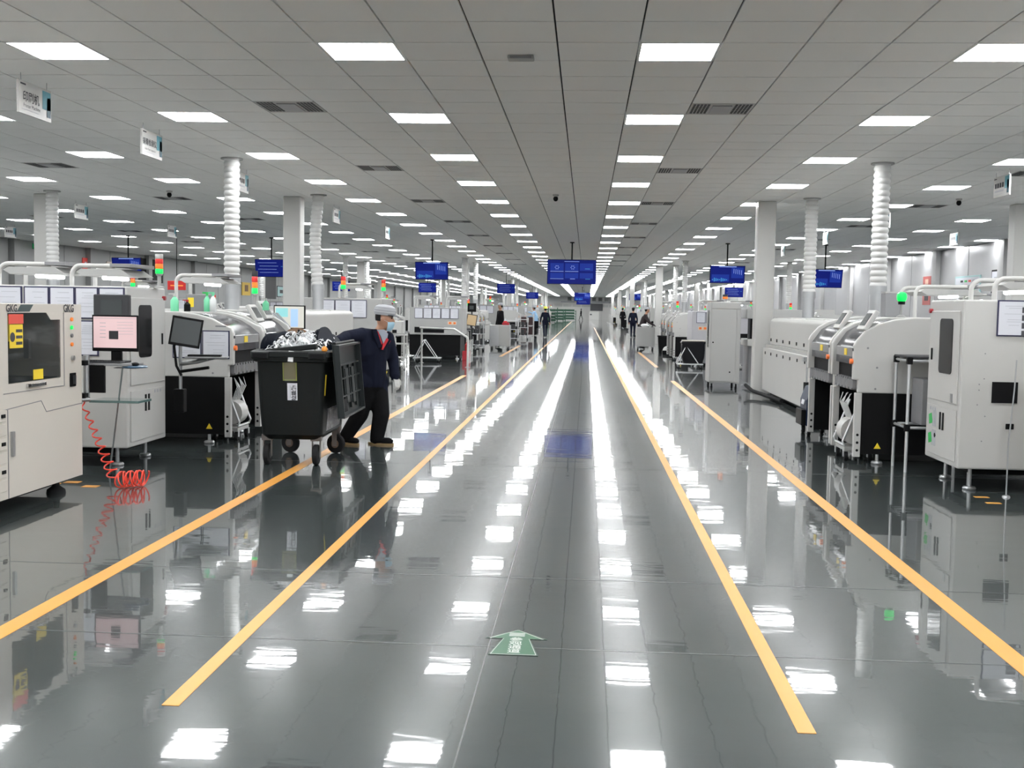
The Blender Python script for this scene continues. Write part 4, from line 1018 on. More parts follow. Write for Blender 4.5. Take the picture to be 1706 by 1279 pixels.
# ---- the man pulling the bin, walking to the metal-wall side, shoulders turned to the camera
man = thing('person', 'worker in navy jacket, grey cap and face mask pulling the wheelie bin', 'person', (0, 0, 0))
def J(x, y, Y): return onY(x, y, Y)
pel = J(619, 636, 12.38); chest = J(619, 585, 12.36); neck = J(630, 554, 12.36); head = J(641, 530, 12.34)
sR, sL = J(603, 558, 12.22), J(645, 563, 12.5)
eR, wR, hR = J(577, 561, 12.02), J(560, 569, 11.75), J(551, 571, 11.66)
eL, wL = J(655, 600, 12.52), J(658, 627, 12.46)
hipF, kF, aF = J(629, 644, 12.42), J(635, 690, 12.36), J(628, 728, 12.36)
hipB, kB, aB = J(610, 644, 12.32), J(600, 690, 12.34), J(578, 724, 12.34)
body = [(pel, .16, chest, .175), (chest, .165, neck+Vector((-.03, 0, -.05)), .085), (sR, .082, sL, .082), (chest+(sR-sL)*.25, .14, sR, .085), (chest-(sR-sL)*.25, .14, sL, .082), (pel+(sR-sL)*.25, .13, pel-(sR-sL)*.25, .13),
        (sR, .082, eR, .068), (eR, .068, wR, .05), (sL, .080, eL, .068), (eL, .068, wL, .052),
        (hipF, .118, kF, .096), (kF, .096, aF, .08), (hipB, .118, kB, .094), (kB, .094, aB, .078),
        (aF, .075, aF+Vector((.0, 0, -.02)), .07), (neck+Vector((-.02, 0, -.08)), .062, head+Vector((-.02, 0, -.06)), .052),
        ('e', head, (.092, .078, .118), Matrix.Rotation(.12, 3, 'Y')), ('e', head+Vector((.02, 0, -.05)), (.075, .062, .08), I3),
        (head+Vector((.088, -.005, -.005)), .012, head+Vector((.107, -.006, -.030)), .015)]
for q in (-1, 1): body.append(('e', head+Vector((-.015, q*.08, -.015)), (.02, .012, .032), I3))
hz = (neck.z-.02)
def reg(c):
    hd = (c-head)
    if c.z > neck.z-.015 and math.hypot(hd.x, hd.y) < .125:
        return 0
    if c.z < pel.z-.05 and (c-wL).length > .2: return 2
    if (c-wR).dot((hR-wR).normalized()) > -.0 and (c-hR).length < .2: return 0
    return 1
bodyo = blob(body, .0105, 'body', [skin, navy, blackcloth], reg, man, 5)
# hands: five separate bent fingers each
def hand(w, d, up, side, name, m_, parent, curl=.5, sc_=1.0):
    d, up = d.normalized(), up.normalized(); lat = d.cross(up).normalized()*side
    P = [('e', w+d*.045*sc_, (.026*sc_, .04*sc_, .045*sc_), Matrix((up*.6, lat, d)).transposed())]
    for k, (o_, l_) in enumerate(((-.030, .062), (-.010, .074), (.010, .070), (.030, .055))):
        b = w+d*.078*sc_+lat*o_*sc_; a = curl
        d1 = (d*math.cos(a*.6)-up*math.sin(a*.6)); d2 = d*math.cos(a*1.6)-up*math.sin(a*1.6)
        m1 = b+d1*l_*.5*sc_; m2 = m1+d2*l_*.5*sc_
        P += [(b-d*.02, .0098*sc_, m1, .009*sc_), (m1, .009*sc_, m2, .0075*sc_)]
    t0 = w+d*.03*sc_-lat*.034*sc_; t1 = t0+(d*.7-lat*.7-up*.2).normalized()*.038*sc_; t2 = t1+(d*.9-lat*.15-up*.35).normalized()*.03*sc_
    P += [(t0, .012*sc_, t1, .011*sc_), (t1, .011*sc_, t2, .009*sc_)]
    P += [(w-d*.03, .032*sc_, w+d*.02, .03*sc_)]
    return blob(P, .0042, name, [m_], None, parent, 2)
hand(wL, Vector((.38, -.25, -1)), Vector((.8, -.5, .25)), 1, 'white_glove', whiteglove, man, .55, 1.12)
hand(wR, (hR-wR), Vector((0, -.2, 1)), 1, 'hand', skin, man, .9, 1.0)
# cuffs
for a, b in ((eL, wL), (eR, wR)):
    d = (b-a).normalized(); MB().ring_path([b-d*.05, b-d*.01, b+d*.008], [.058, .06, .054], 14, 0).build('cuff', navy, man, True)
# shoes
def shoe(a, toe, nm='shoe'):
    f = (toe-a); f.z = 0; f.normalize(); s_ = Vector((-f.y, f.x, 0)); m = MB()
    R = Matrix((f, s_, Vector((0, 0, 1)))).transposed(); c = Vector((a.x, a.y, 0))+f*.05
    P = [('e', c+Vector((0, 0, .055))-f*.06, (.075, .044, .055), R), ('e', c+Vector((0, 0, .045))+f*.07, (.085, .047, .04), R), (c-f*.05+Vector((0, 0, .08)), .045, c-f*.055+Vector((0, 0, .12)), .045)]
    o = blob(P, .008, nm, [blackcloth], None, man, 3)
    m = MB(); pr = [(c+R @ Vector((.16*math.cos(q*math.pi/10)-.0, .05*math.sin(q*math.pi/10), 0))) for q in range(20)]
    m.prism([(p.x, p.y) for p in pr], 'z', .0, .022); m.build('sole', shoesole, o)
    return o
shoe(Vector((aF.x, aF.y, 0)), Vector((aF.x+.3, aF.y-.08, 0)))
shoe(Vector((aB.x-.02, aB.y, 0)), Vector((aB.x+.25, aB.y-.16, 0)))
# cap, hair, mask, eyes, shirt
Rt = Matrix.Rotation(.10, 3, 'Y')
def headp(x, y, z): return head+Rt @ Vector((x, y, z))
m = MB(); rings = []
for (f, z) in ((1.06, .035), (1.16, .065), (1.18, .095), (1.06, .125), (.7, .145), (.05, .152)):
    rings.append([tuple(headp(-.006+.104*f*math.cos(q*math.pi/12), .089*f*math.sin(q*math.pi/12), z)) for q in range(24)])
cap = loft(rings, False, True).build('cap', capgrey, man, True)
m = MB(); vs = []; 
for k in range(13):
    a = -1.15+2.3*k/12; vs += [tuple(headp(-.006+.102*math.cos(a), .088*math.sin(a), .052)), tuple(headp(-.006+(.102+.062*math.cos(a)**.5)*math.cos(a), (.088+.012)*math.sin(a), .046-.012*math.cos(a))), tuple(headp(-.006+.102*math.cos(a), .088*math.sin(a), .046)), tuple(headp(-.006+(.102+.062*math.cos(a)**.5)*math.cos(a), (.088+.012)*math.sin(a), .040-.012*math.cos(a)))]
fs = []
for k in range(12):
    i = k*4; j = i+4; fs += [(i, i+1, j+1, j), (i+2, j+2, j+3, i+3), (i+1, i+3, j+3, j+1)]
m.add(vs, fs); m.build('peak', mat('dark_cap_peak', (.07, .075, .085), .6), cap, True)
for z in (.066, .094):
    rings = [[tuple(headp(-.006+.1045*f*math.cos(q*math.pi/12), .0895*f*math.sin(q*math.pi/12), z+dz)) for q in range(24)] for f, dz in ((1.155, 0), (1.165, .004), (1.16, .008))]
    loft(rings, False).build('cap_stripe', mat('pale_cap_stripe', (.55, .56, .58), .7), cap, True)
rings = []
for (f, z) in ((.99, .05), (1.0, .02), (.97, -.01), (.9, -.035)):
    rings.append([tuple(headp(-.012+.098*f*math.cos(q*math.pi/14), .084*f*math.sin(q*math.pi/14), z)) for q in range(8, 21)])
m = MB(); n = 13
for i in range(3):
    for q in range(12): m.quad(rings[i][q], rings[i][q+1], rings[i+1][q+1], rings[i+1][q])
m.build('hair', hair, man, True)
mk = [[tuple(headp(.010+.088*f*math.cos(a), .070*f*math.sin(a), z-.012*abs(math.sin(a)))) for a in [-1.15+2.3*q/10 for q in range(11)]] for f, z in ((1.10, -.025), (1.22, -.045), (1.20, -.075), (1.05, -.105), (.85, -.128))]
m = MB()
for i in range(4):
    for q in range(10): m.quad(mk[i][q], mk[i][q+1], mk[i+1][q+1], mk[i+1][q])
mko = m.build('face_mask', maskblue, man, True)
for s_ in (-1, 1):
    MB().tube([headp(.05, s_*.062, -.035), headp(.0, s_*.082, -.015), headp(-.03, s_*.088, .0)], .0022, 6).build('ear_loop', paper, mko, True)
    MB().ball(headp(.083, s_*.030, .008), (.008, .012, .007), 0, 10, 6).build('eye', mat('eye_dark', (.02, .015, .012), .2), man, True)
    MB().tube([headp(.088, s_*.018, .026), headp(.086, s_*.045, .028)], .004, 6).build('eyebrow', hair, man, True)
# open collar: grey shirt and red scarf end in the jacket opening
fr = Vector((.55, -.83, 0)).normalized(); sd = Vector((.83, .55, 0))
def chestp(px, py, out=0.0): p = onY(px, py, 12.23); return p+fr*out
def patch(pts, nm, mm, out=.01):
    m = MB(); vs = [tuple(chestp(x, y)+fr*out) for x, y in pts]+[tuple(chestp(x, y)+fr*(out-.05)) for x, y in pts]; n = len(pts)
    m.add(vs, [tuple(range(n)), tuple(range(2*n-1, n-1, -1))]+[(i, i+n, (i+1) % n+n, (i+1) % n) for i in range(n)]); return m.build(nm, mm, man, True)
patch([(627, 549), (634, 560), (638, 572), (644, 566), (646, 556), (640, 549)], 'shirt_collar', shirtgrey, .012)
patch([(637, 574), (643, 563), (650, 567), (648, 571), (640, 583), (635, 582)], 'red_scarf', shirtred, .022)
patch([(625, 550), (629, 552), (636, 573), (633, 574)], 'red_lining', shirtred, .020)
for pts in (((620, 548), (626, 548), (635, 577), (630, 580), (622, 560)), ((646, 552), (650, 556), (650, 566), (640, 584), (637, 582), (646, 566))): patch(list(pts), 'lapel', navy, .028)
# ---- smaller figures
def figure(label, loc, rz, h=1.68, top=navy, legs=blackcloth, hat=None, pose='stand', lean=0.0, head_m=skin, voxel=.02, arms=None, coat=False, hs=1.0):
    t = thing('person', label, 'person', loc, rz)            # faces local +x
    k = h/1.7; V = lambda x, y, z: Vector((x*k, y*k, z*k)); lx = lambda z: lean*max(0, z-.85)
    st_ = {'stand': (.0, .0), 'walk': (.24, -.26)}[pose]
    P = [(V(0, 0, .92), .125*k, V(lx(1.25), 0, 1.25), .14*k), (V(lx(1.4), -.15, 1.38), .07*k, V(lx(1.4), .15, 1.38), .07*k), (V(lx(1.25), 0, 1.25), .13*k, V(lx(1.45), 0, 1.43), .07*k),
         (V(0, -.09, .92), .10*k, V(0, .09, .92), .10*k), (V(lx(1.45), 0, 1.42), .055*k, V(lx(1.6), 0, 1.55), .05*k), ('e', V(lx(1.62)+.01, 0, 1.60), (.09*k, .075*k, .115*k), I3), (V(lx(1.6)+.09, 0, 1.6), .014*k, V(lx(1.6)+.1, 0, 1.575), .016*k)]
    for i, s_ in enumerate((-1, 1)):
        f = st_[i]; kn = V(f*.55+.03, s_*.09, .5); an = V(f-.02, s_*.09, .09)
        P += [(V(0, s_*.09, .9), .09*k, kn, .065*k), (kn, .065*k, an, .05*k), (an, .045*k, V(f+.13, s_*.1, .035), .035*k)]
        a = (arms or {}).get(s_)
        if a: el, ha = V(*a[0]), V(*a[1])
        else: el, ha = V(lx(1.1)-f*.35, s_*.24, 1.10), V(lx(.9)-f*.5+.06, s_*.25, .86)
        P += [(V(lx(1.38), s_*.16, 1.38), .062*k, el, .05*k), (el, .05*k, ha, .036*k)]
        d = (ha-el).normalized(); sd_ = d.cross(Vector((0, 0, 1)) if abs(d.z) < .9 else Vector((1, 0, 0))).normalized()
        for q in range(4): P.append((ha+sd_*(q-1.5)*.02*k, .013*k, ha+d*(.12+.01*(q % 3))*k+sd_*(q-1.5)*.022*k, .010*k))
        P.append((ha, .014*k, ha+(d*.06+sd_*.06)*k, .011*k))
    if coat: P.append((V(0, 0, .55), .17*k, V(0, 0, 1.1), .14*k))
    def reg(c):
        z = c.z/k
        if z > 1.45: return 2
        if z < .86 and abs(c.y) < .2*k: return 3 if z < .075 else 1
        if not arms and z < .86 and abs(c.y) > .2*k: return 2
        return 0
    blob(P, voxel*k, 'body', [top, legs, head_m, blackcloth], reg, t, 3)
    c = V(lx(1.62), 0, 1.62)
    if hat is not None:
        m = MB(); rings = [[(c.x+.105*k*hs*f*math.cos(q*math.pi/9), .092*k*hs*f*math.sin(q*math.pi/9), c.z+z*k*hs) for q in range(18)] for f, z in ((1, .03), (1.02, .06), (.85, .11), (.4, .135), (.05, .14))]
        hh_ = loft(rings, False, True).build('cap', hat, t, True); MB().box(c.x+.09*k, c.x+.155*k, -.06*k, .06*k, c.z+.03*k, c.z+.042*k).build('peak', hat, hh_)
    m = MB(); m.ball((c.x-.022*k, 0, c.z+.0), (.085*k, .08*k, .09*k), 0, 12, 8); m.build('hair', hair, t, True)
    return t
figure('worker in yellow hard hat and navy overalls walking up the aisle', (-2.24, 61.5, 0), 1.75, 1.62, navy, navy, yellowhat, 'walk', voxel=.022, hs=1.3)
figure('worker in a light blue smock beside the walker in yellow hat', (-2.95, 65.5, 0), 2.9, 1.68, bluecoat, blackcloth, capgrey, 'stand', .15, arms={-1: ((.2, -.2, 1.3), (.5, -.2, 1.38)), 1: ((.15, .25, 1.15), (.4, .2, 1.1))}, coat=True, voxel=.03)
figure('worker in black jacket and pale cap behind the silver cabinet', (-3.42, 44.6, 0), -2.6, 1.72, blackcloth, blackcloth, capgrey, 'stand', voxel=.022)
figure('worker in dark jacket and red collar bending over the grey bench', (2.25, 45.8, 0), -.15, 1.66, mat('dark_maroon_jacket', (.02, .012, .014), .85), blackcloth, capgrey, 'stand', .28, arms={-1: ((.3, -.22, 1.12), (.5, -.12, 1.0)), 1: ((.3, .22, 1.12), (.5, .15, 1.0))}, voxel=.022)
figure('worker in navy standing with back turned beyond the grey bench', (2.70, 65.2, 0), 1.4, 1.68, navy, navy, hair, 'stand', voxel=.026)
figure('worker in black standing third beyond the grey bench', (3.12, 97, 0), 1.2, 1.72, blackcloth, blackcloth, hair, 'stand', voxel=.035)
figure('tiny dark figure striding across the far end of the aisle', (-.8, 170, 0), 3.14, 1.72, blackcloth, blackcloth, None, 'walk', voxel=.05, head_m=hair)
# ================================================================== hanging things
hanging_tv((-.485, 35.2), 'large blue dashboard screen hung over the middle of the aisle', 1.53, .77, 2.72, 0, 0, .05)
hanging_tv((-4.83, 34.8), 'blue chart screen hung from a black pole above the shelf stand', 1.05, .55, 2.68, -.08, 1)
hanging_tv((-9.93, 34.8), 'blue screen hung beside the square column on the bin side', 1.02, .56, 2.69, -.1, 2)
hanging_tv((-14.56, 34.8), 'tilted blue screen hung behind the documents and lamp arms', 1.1, .56, 2.68, -.25, 1)
hanging_tv((4.28, 34.8), 'blue chart screen hung beside the white column', 1.07, .54, 2.70, .06, 1)
hanging_tv((-4.64, 64.5), 'small plain blue screen above the worker at the silver cabinet', 1.05, .56, 2.69, 0, 2)
hanging_tv((-9.3, 65.2), 'small blue screen beyond the chart screen, second row from the aisle', 1.05, .56, 2.69, 0, 2)
hanging_tv((-14.4, 65.2), 'small blue screen seen between far ducts, third row from the aisle', 1.05, .56, 2.69, 0, 2)
hanging_tv((-.4, 104), 'far blue screen with cyan window over the aisle end', 1.5, .77, 2.75, 0, 1)
hanging_tv((-.35, 122), 'most distant dark blue screen below the cyan-window screen', 1.5, .77, 2.5, 0, 2)
hanging_tv((-4.6, 95), 'distant blue screen beyond the worker with yellow hat', 1.05, .56, 2.69, 0, 2)
hanging_tv((4.05, 94), 'distant blue screen above the standing workers', 1.05, .56, 2.69, 0, 1)
hanging_tv((8.4, 65), 'dark blue screen behind the pair of ducts near the metal wall', 1.05, .56, 2.69, 0, 2)
hanging_tv((7.25, 34.8), 'dark blue screen half hidden by the ribbed duct', 1.07, .56, 2.62, .25, 1)
hanging_sign(-5.27, 10.15, 1, 'white hanging name board for the printer, first on the bin side', txt='印刷机', sub='Printer Machine')
hanging_sign(-5.24, 12.95, 1, 'hanging name board with five characters before the ribbed duct', txt='锡膏检测仪', sub='Solder Paste Inspection')
for x, y, l in ((-5.37, 16.9, 'name board hung just behind the ribbed duct, bin side'), (-5.3, 23.2, 'name board hung behind the second ribbed duct, bin side'), (-5.15, 28.4, 'name board hung before the chart screen, bin side'), (-10.7, 22.5+.4, 'name board hung on the far duct beside the wide column'), (-11.0, 28.9, 'small name board hung alone above the red banner'), (-10.9, 34, 'name board hung behind the blue screen near the column'), (-16, 30, 'small name board near the exit sign'), (-10.8, 41, 'tiny name board in the second lane beyond the columns')):
    hanging_sign(x, y, 1, l)
for x, y, l in ((5.97, 16.5, 'name board cut by the picture edge above the white cabinet'), (6.0, 22.95, 'name board behind the tall ribbed duct, metal-wall side'), (5.95, 28.4, 'name board between the two ribbed ducts, metal-wall side'), (9.0, 28.1, 'name board hung close to the metal wall'), (5.95, 34.5, 'tiny name board beyond the ducts, metal-wall side')):
    hanging_sign(x, y, -1, l)
# ================================================================== wall pieces
def wall_item(name, X, y0, y1, z0, z1, label, cat, mm, face, framed=None, parts=()):
    t = thing(name, label, cat, (X, (y0+y1)/2, (z0+z1)/2)); w_, h_ = (y1-y0)/2, (z1-z0)/2; f = face
    a, b = sorted((0, f*.03)); MB().box(a, b, -w_, w_, -h_, h_).build('backing' if framed is None else 'frame', framed or mm, t, bevel=.004)
    g = .05 if framed else .0
    a, b = sorted((f*.03, f*.036)); fc = MB().box(a, b, -w_+g, w_-g, -h_+g, h_-g).build('print', mm, t)
    for (u0, u1, v0, v1, m2) in parts:
        a, b = sorted((f*.036, f*.040)); MB().box(a, b, -w_+u0*2*w_, -w_+u1*2*w_, -h_+v0*2*h_, -h_+v1*2*h_).build('motif', m2, fc)
    return t
LX, RXW = XL+.035, XR-.035
ochre = mat('ochre_print', (.62, .40, .03), .5); posterred = mat('faded_red_print', (.45, .10, .09), .5); teal_ = mat('pale_teal_print', (.35, .55, .55), .5)
wall_item('poster', LX, 63.0, 64.6, 2.06, 2.8, 'yellow poster with dark drop shape on the grey wall', 'poster', ochre, 1, None, ((.3, .7, .3, .8, brown),))
wall_item('poster', LX, 70.3, 72.2, 2.04, 2.75, 'dark framed picture with pale centre on the grey wall', 'poster', teal_, 1, darkgrey, ((.3, .7, .35, .65, darkgrey),))
wall_item('poster', LX, 44.9, 46.1, 2.55, 3.2, 'small red and cream poster beside the tilted blue screen', 'poster', mat('cream_print', (.6, .52, .45), .5), 1, None, ((.2, .8, .3, .8, posterred),))
wall_item('fire_sign', LX, 42.7, 43.4, 2.75, 3.25, 'red fire-equipment sign with white down arrow on the grey wall', 'sign', mat('signal_red', (.55, .04, .03), .4, emit=.2, ecol=(.8, .04, .03)), 1, None, ((.55, .8, .35, .8, paper), (.2, .45, .5, .7, paper)))
wall_item('wall_screen', LX, 48.2, 51.0, 2.45, 3.5, 'large black panel high on the grey wall behind the signal light', 'screen', black, 1)
wall_item('wall_screen', LX, 66, 70, 1.9, 3.3, 'dark grey shutter on the grey wall beyond the yellow poster', 'shutter', darkgrey, 1)
wall_item('wall_screen', LX, 32.5, 33.6, 2.7, 3.6, 'black box panel high on the grey wall by the picture edge', 'screen', black, 1)
wall_item('poster', RXW, 37.95, 38.8, 1.9, 2.85, 'tall reddish poster with dark figure on the metal wall', 'poster', posterred, -1, None, ((.25, .75, .15, .7, darkgrey), (.3, .7, .72, .9, mat('peach_print', (.7, .45, .35), .5))))
bd_ = wall_item('notice_board', RXW, 33.3, 35.5, 1.85, 2.75, 'white notice board with rows of coloured magnets on the metal wall', 'board', paper, -1, teal_)
for k in range(5):
    for j in range(4): MB().box(-.048, -.038, -.7+j*.35, -.5+j*.35, -.3+k*.14, -.24+k*.14).build('magnet', [inkgrey, redlab, greenlab, ink][(j+k) % 4], bd_)
wall_item('picture', RXW, 31.6, 32.4, 2.35, 2.85, 'black framed picture above the task lamp on the metal wall', 'picture', paper, -1, black, ((.3, .7, .3, .6, inkgrey),))
wall_item('picture', RXW, 31.6, 32.4, 1.6, 2.25, 'dark framed landscape below the black framed picture', 'picture', inkgrey, -1, black, ((.2, .8, .4, .6, ink),))
# exit sign, red banner with round letters
ex = thing('exit_sign', 'green running-man exit sign hung at the far corner', 'sign', onY(62, 410, 38.8))
MB().box(-.28, .28, -.02, .02, -.1, .1).build('housing', darkgrey, ex); MB().box(-.27, .27, -.024, -.02, -.09, .09).build('face', mat('exit_green', (.01, .25, .08), .4, emit=.2, ecol=(.01, .3, .09)), ex)
MB().box(-.05, .04, -.027, -.024, -.06, .05).box(.08, .2, -.027, -.024, -.015, .015).build('pictogram', paper, ex); MB().cyl((0, 0, .1), (0, 0, CEIL-ex.location.z), .008, n=6).build('hanger', steel, ex)
rb = thing('red_banner', 'red light-box banner with orange line hung in the far lane', 'banner', (-13.4, 36, 2.12))
MB().box(-.30, .30, -.03, .03, -.15, .15).build('box', mat('banner_red', (.5, .02, .02), .4, emit=.12, ecol=(.75, .03, .02)), rb, bevel=.01); MB().box(-.2, .22, -.034, -.03, -.02, .01).build('line', mat('banner_orange', (.9, .3, .05), .4, emit=.4, ecol=(1, .35, .05)), rb)
MB().cyl((0, 0, .15), (0, 0, CEIL-2.12), .012, n=8).build('hanger_pole', black, rb)
# end wall
for k, x in enumerate((-3.0, -1.9, .9, 1.9, 2.9, 3.9)):
    w_ = structure(MB().box(x, x+.55, YE-.06, YE, 3.0, 3.5).build('window_%d' % (k+1), mat('far_dark_glass', (.10, .11, .11), .2))); MB().box(x-.06, x+.61, YE-.04, YE-.01, 2.94, 3.56).build('window_frame', palegrey, w_)
wb = thing('blackboard', 'dark wide board on the end wall over the white counter', 'board', (1.6, 177, 0))
MB().box(-1.0, .95, 0, .06, 1.42, 2.55).build('panel', darkgrey, wb, bevel=.02); MB().box(-1.05, 1.0, -.02, .08, 1.36, 1.42).build('tray', palegrey, wb)
for x in (-.8, .75): MB().box(x, x+.06, 0, .06, 0, 1.42).build('leg', palegrey, wb)
ct = thing('counter', 'white counter block under the dark board at the aisle end', 'counter', (1.0, 174, 0))
MB().box(-.6, 1.0, 0, .6, 0, 1.25).build('body', white, ct, bevel=.02); MB().box(-.45, -.15, -.02, 0, .75, .95).build('dark_label', ink, ct)
sp = thing('partition', 'long low white partition running along the end wall', 'partition', (-1.2, 178.6, 0)); MB().box(-5.5, 6.5, 0, .1, 0, 2.6).build('panel', white, sp); 
for k in range(8): MB().box(-5.4+k*1.45, -4.05+k*1.45, -.02, 0, 2.0, 2.4).build('panel_stripe', palegrey, sp)
for k, (x, z) in enumerate(((-4.1, 2.72), (.9, 2.72))): tag(MB().box(x, x+2.3+k, 179.9, 179.98, z, z+.16).build('slogan_strip', inkgrey), ['dark lettering strip on the end wall before the two windows', 'dark lettering strip on the end wall under four windows'][k], 'lettering')
for k, (x, y, h_) in enumerate(((-4.9, 118, 1.7), (-4.3, 132, 1.75), (-3.7, 150, 1.6), (-2.4, 160, 1.45))):
    t = thing('green_rack', 'dark green storage rack, %s one towards the aisle end' % ordinal(k+1), 'rack', (x, y, 0), group='green racks near the end wall')
    for i in (-.9, .9):
        for j in (0, .8): MB().box(i-.04, i+.04, j-.04, j+.04, 0, h_).build('post', greenrack, t)
    for z in (.15, .5, .9, 1.3): MB().box(-.95, .95, -.05, .85, z, z+.06).build('shelf', greenrack, t); MB().box(-.8, .7, 0, .7, z+.06, z+.28).build('tray_load', greenrack, t)
# ================================================================== mid-distance, bin side
hr = thing('guard_rail', 'bent white tube guard rail standing before the carts', 'rail', (0, 0, 0))
a = flo(779, 612); b = onY(757, 548, 30.0); c = onY(700, 548, 30.6)
MB().tube([(a.x, a.y, 0), (a.x, a.y, .72), (a.x-.02, a.y+.02, .78), (b.x, b.y, b.z), (c.x, c.y, b.z+.01), (c.x, c.y+.3, b.z), (c.x, c.y+.3, 0)], .028, 10).build('tube', white, hr, True)
MB().box(a.x-.01, a.x+.01, a.y, 30.2, .1, .7).build('acrylic_panel', pvc, hr)
for p in ((a.x, a.y), (c.x, c.y+.3)): MB().lathe([(.07, 0), (.07, .012)], (p[0], p[1], 0), 12).build('foot_plate', steel, hr)
def doc_machine(s, loc, label, body, docs=5, L=1.3, D=1.6, zt=1.54, dark=True):
    t = thing('process_machine', label, 'machine', loc)
    m = MB(s); m.box(0, D, 0, L, .72, zt); m.build('upper_body', body, t, bevel=.015)
    m = MB(s); m.box(.06, D, .06, L, .1, .72); m.build('lower_body', black if dark else midgrey, t)
    for k in range(docs): sheet(s, t, .12+k*.27, .37+k*.27, zt-.33, zt-.02, 0, 50+k)
    m = MB(s); m.box(.55, D-.15, -.004, .01, .78, .95); m.build('opening', slot, t)
    m = MB(s); m.box(.18, .44, -.004, .006, 1.03, 1.13); lb_ = m.build('label_strip', mat('cream_label', (.7, .55, .4), .5), t)
    m = MB(s); m.box(.20, .27, -.006, -.003, 1.05, 1.11); m.box(.33, .41, -.006, -.003, 1.05, 1.11); m.build('warning_mark', orange, lb_)
    for y in (.1, L-.1):
        for x in (.15, D-.15): foot(s, x, y, t, .11)
    return t
placement_machine(-1, (-4.95, 29.2, 0), 'low white machine with black base behind the shelf stand', L=1.3, zt=1.42, D=1.6, panel=False)
cvl = thing('dark_conveyor', 'dark conveyor bench with grey rails behind the shelf stand', 'machine', (0, 0, 0))
MB().box(-6.6, -5.05, 30.75, 31.2, .12, .78).build('cabinet', black, cvl, bevel=.01); MB().box(-6.6, -5.0, 30.7, 31.25, .78, .86).build('bed', midgrey, cvl, bevel=.006)
for x in (-6.3, -5.8, -5.3): MB().box(x, x+.12, 30.8, 31.0, .86, 1.12).build('fixture', darkgrey, cvl, bevel=.01)
for x in (-6.4, -5.15): foot(1, x, 30.9, cvl, .13)
doc_machine(-1, (-3.72, 33.6, 0), 'grey machine with a row of hung sheets behind the guard rail', palegrey)
lamp_arms('white twin-arm task lamp over the row of hung sheets', (-5.2, 33.8, 1.54), .34, .5, .5)
lamp_arms('second twin-arm task lamp beyond the row of hung sheets', (-4.3, 34.2, 1.54), .34, .5, .5)
ac = []
def a_cart(loc, label, bag=False, s=1):
    t = thing('folding_cart', label, 'cart', loc, group='folding carts')
    MB(s).box(-.35, .35, -.22, .22, .10, .13).build('deck', alu, t, bevel=.004)
    for y in (-.2, .2):
        MB(s).tube([(-.36, y, .13), (-.12, y, .62)], .012).build('frame_tube', alu, t, True); MB(s).tube([(.22, y, .13), (-.12, y, .62)], .012).build('frame_tube', alu, t, True)
    MB(s).tube([(-.12, -.2, .62), (-.12, .2, .62)], .012).build('frame_tube', alu, t, True)
    for x in (-.3, .3):
        for y in (-.18, .18): caster(s, x, y, t, .045)
    if bag:
        m = MB(s); rings = []
        rr = random.Random(5)
        for z, hx, hy in ((.14, .26, .18), (.3, .30, .2), (.5, .31, .2), (.66, .31, .21), (.70, .33, .22), (.74, .32, .21)):
            rings.append([(.08+p[0]*(1+rr.uniform(-.05, .05)), p[1]*(1+rr.uniform(-.05, .05)), z) for p in rrect(hx, hy, .08, z)])
        for r_ in rings: m.add(r_, [])
        lf = loft(rings, True, True); lf.sx = s; lf.build('black_bag', bagblack, t, True)
        MB(s).box(-.22, .40, -.22, .22, .735, .765).build('tray_lid', mat('cardboard_grey', (.40, .37, .32), .6), t, bevel=.01)
    return t
a_cart((-4.45, 31.6, 0), 'folding metal cart with A-shaped frame behind the guard rail')
a_cart((2.85, 30.9, 0), 'cart carrying a black refuse bag under a grey tray', True)
re_ = thing('fire_extinguisher_box', 'small red box with dark extinguisher behind the guard rail', 'fire box', (-3.5, 32.9, 0)); MB().box(-.12, .1, -.1, .1, 0, .28).build('box', redbtn, re_, bevel=.01); MB().lathe([(.06, .28), (.06, .46), (.02, .5), (.02, .54)], n=12).build('cylinder', mat('deep_red', (.3, .01, .01), .3), re_, True)
pmE = placement_machine(-1, (-3.95, 36.6, 0), 'placement machine with black base beyond the row of hung sheets', L=1.2, zt=1.47)
pmF = placement_machine(-1, (-3.95, 38.0, 0), 'second placement machine beyond the row of hung sheets', L=1.2, zt=1.47)
om = thing('operator_terminal', 'brown-lit operator screen under a small dark display on a post', 'terminal', (-3.72, 36.4, 0))
MB().cyl((0, 0, 0), (0, 0, 1.6), .025, n=10).build('post', darkgrey, om, True); MB().lathe([(.16, 0), (.15, .02)], n=14).build('base', black, om)
MB().obox((0, -.04, 1.15), (.34, .03, .38), Matrix.Rotation(.15, 3, 'Y')).build('screen_housing', darkgrey, om); MB().obox((0, -.058, 1.15), (.29, .004, .33), Matrix.Rotation(.15, 3, 'Y')).build('screen', mat('amber_brown_screen', (.4, .3, .18), .3, emit=.35, ecol=(.5, .36, .2)), om)
MB().box(-.14, .14, -.05, 0, 1.42, 1.70).build('upper_display', black, om); MB().box(-.08, .06, -.054, -.05, 1.5, 1.62).build('display_glass', scrGrey, om); MB().box(-.2, .2, -.2, -.02, .84, .87).build('keyboard_shelf', darkgrey, om)
sc2 = thing('silver_cabinet', 'silver tool cabinet on casters with a red box on top', 'cabinet', (0, 0, 0))
MB().box(-3.62, -2.86, 42.0, 42.7, .13, .92).build('body', steel, sc2, bevel=.01); MB().box(-3.27, -2.87, 41.985, 42.0, .15, .9).build('door', palegrey, sc2)
for x in (-3.55, -2.93):
    for y in (42.08, 42.62): caster(1, x, y, sc2, .05)
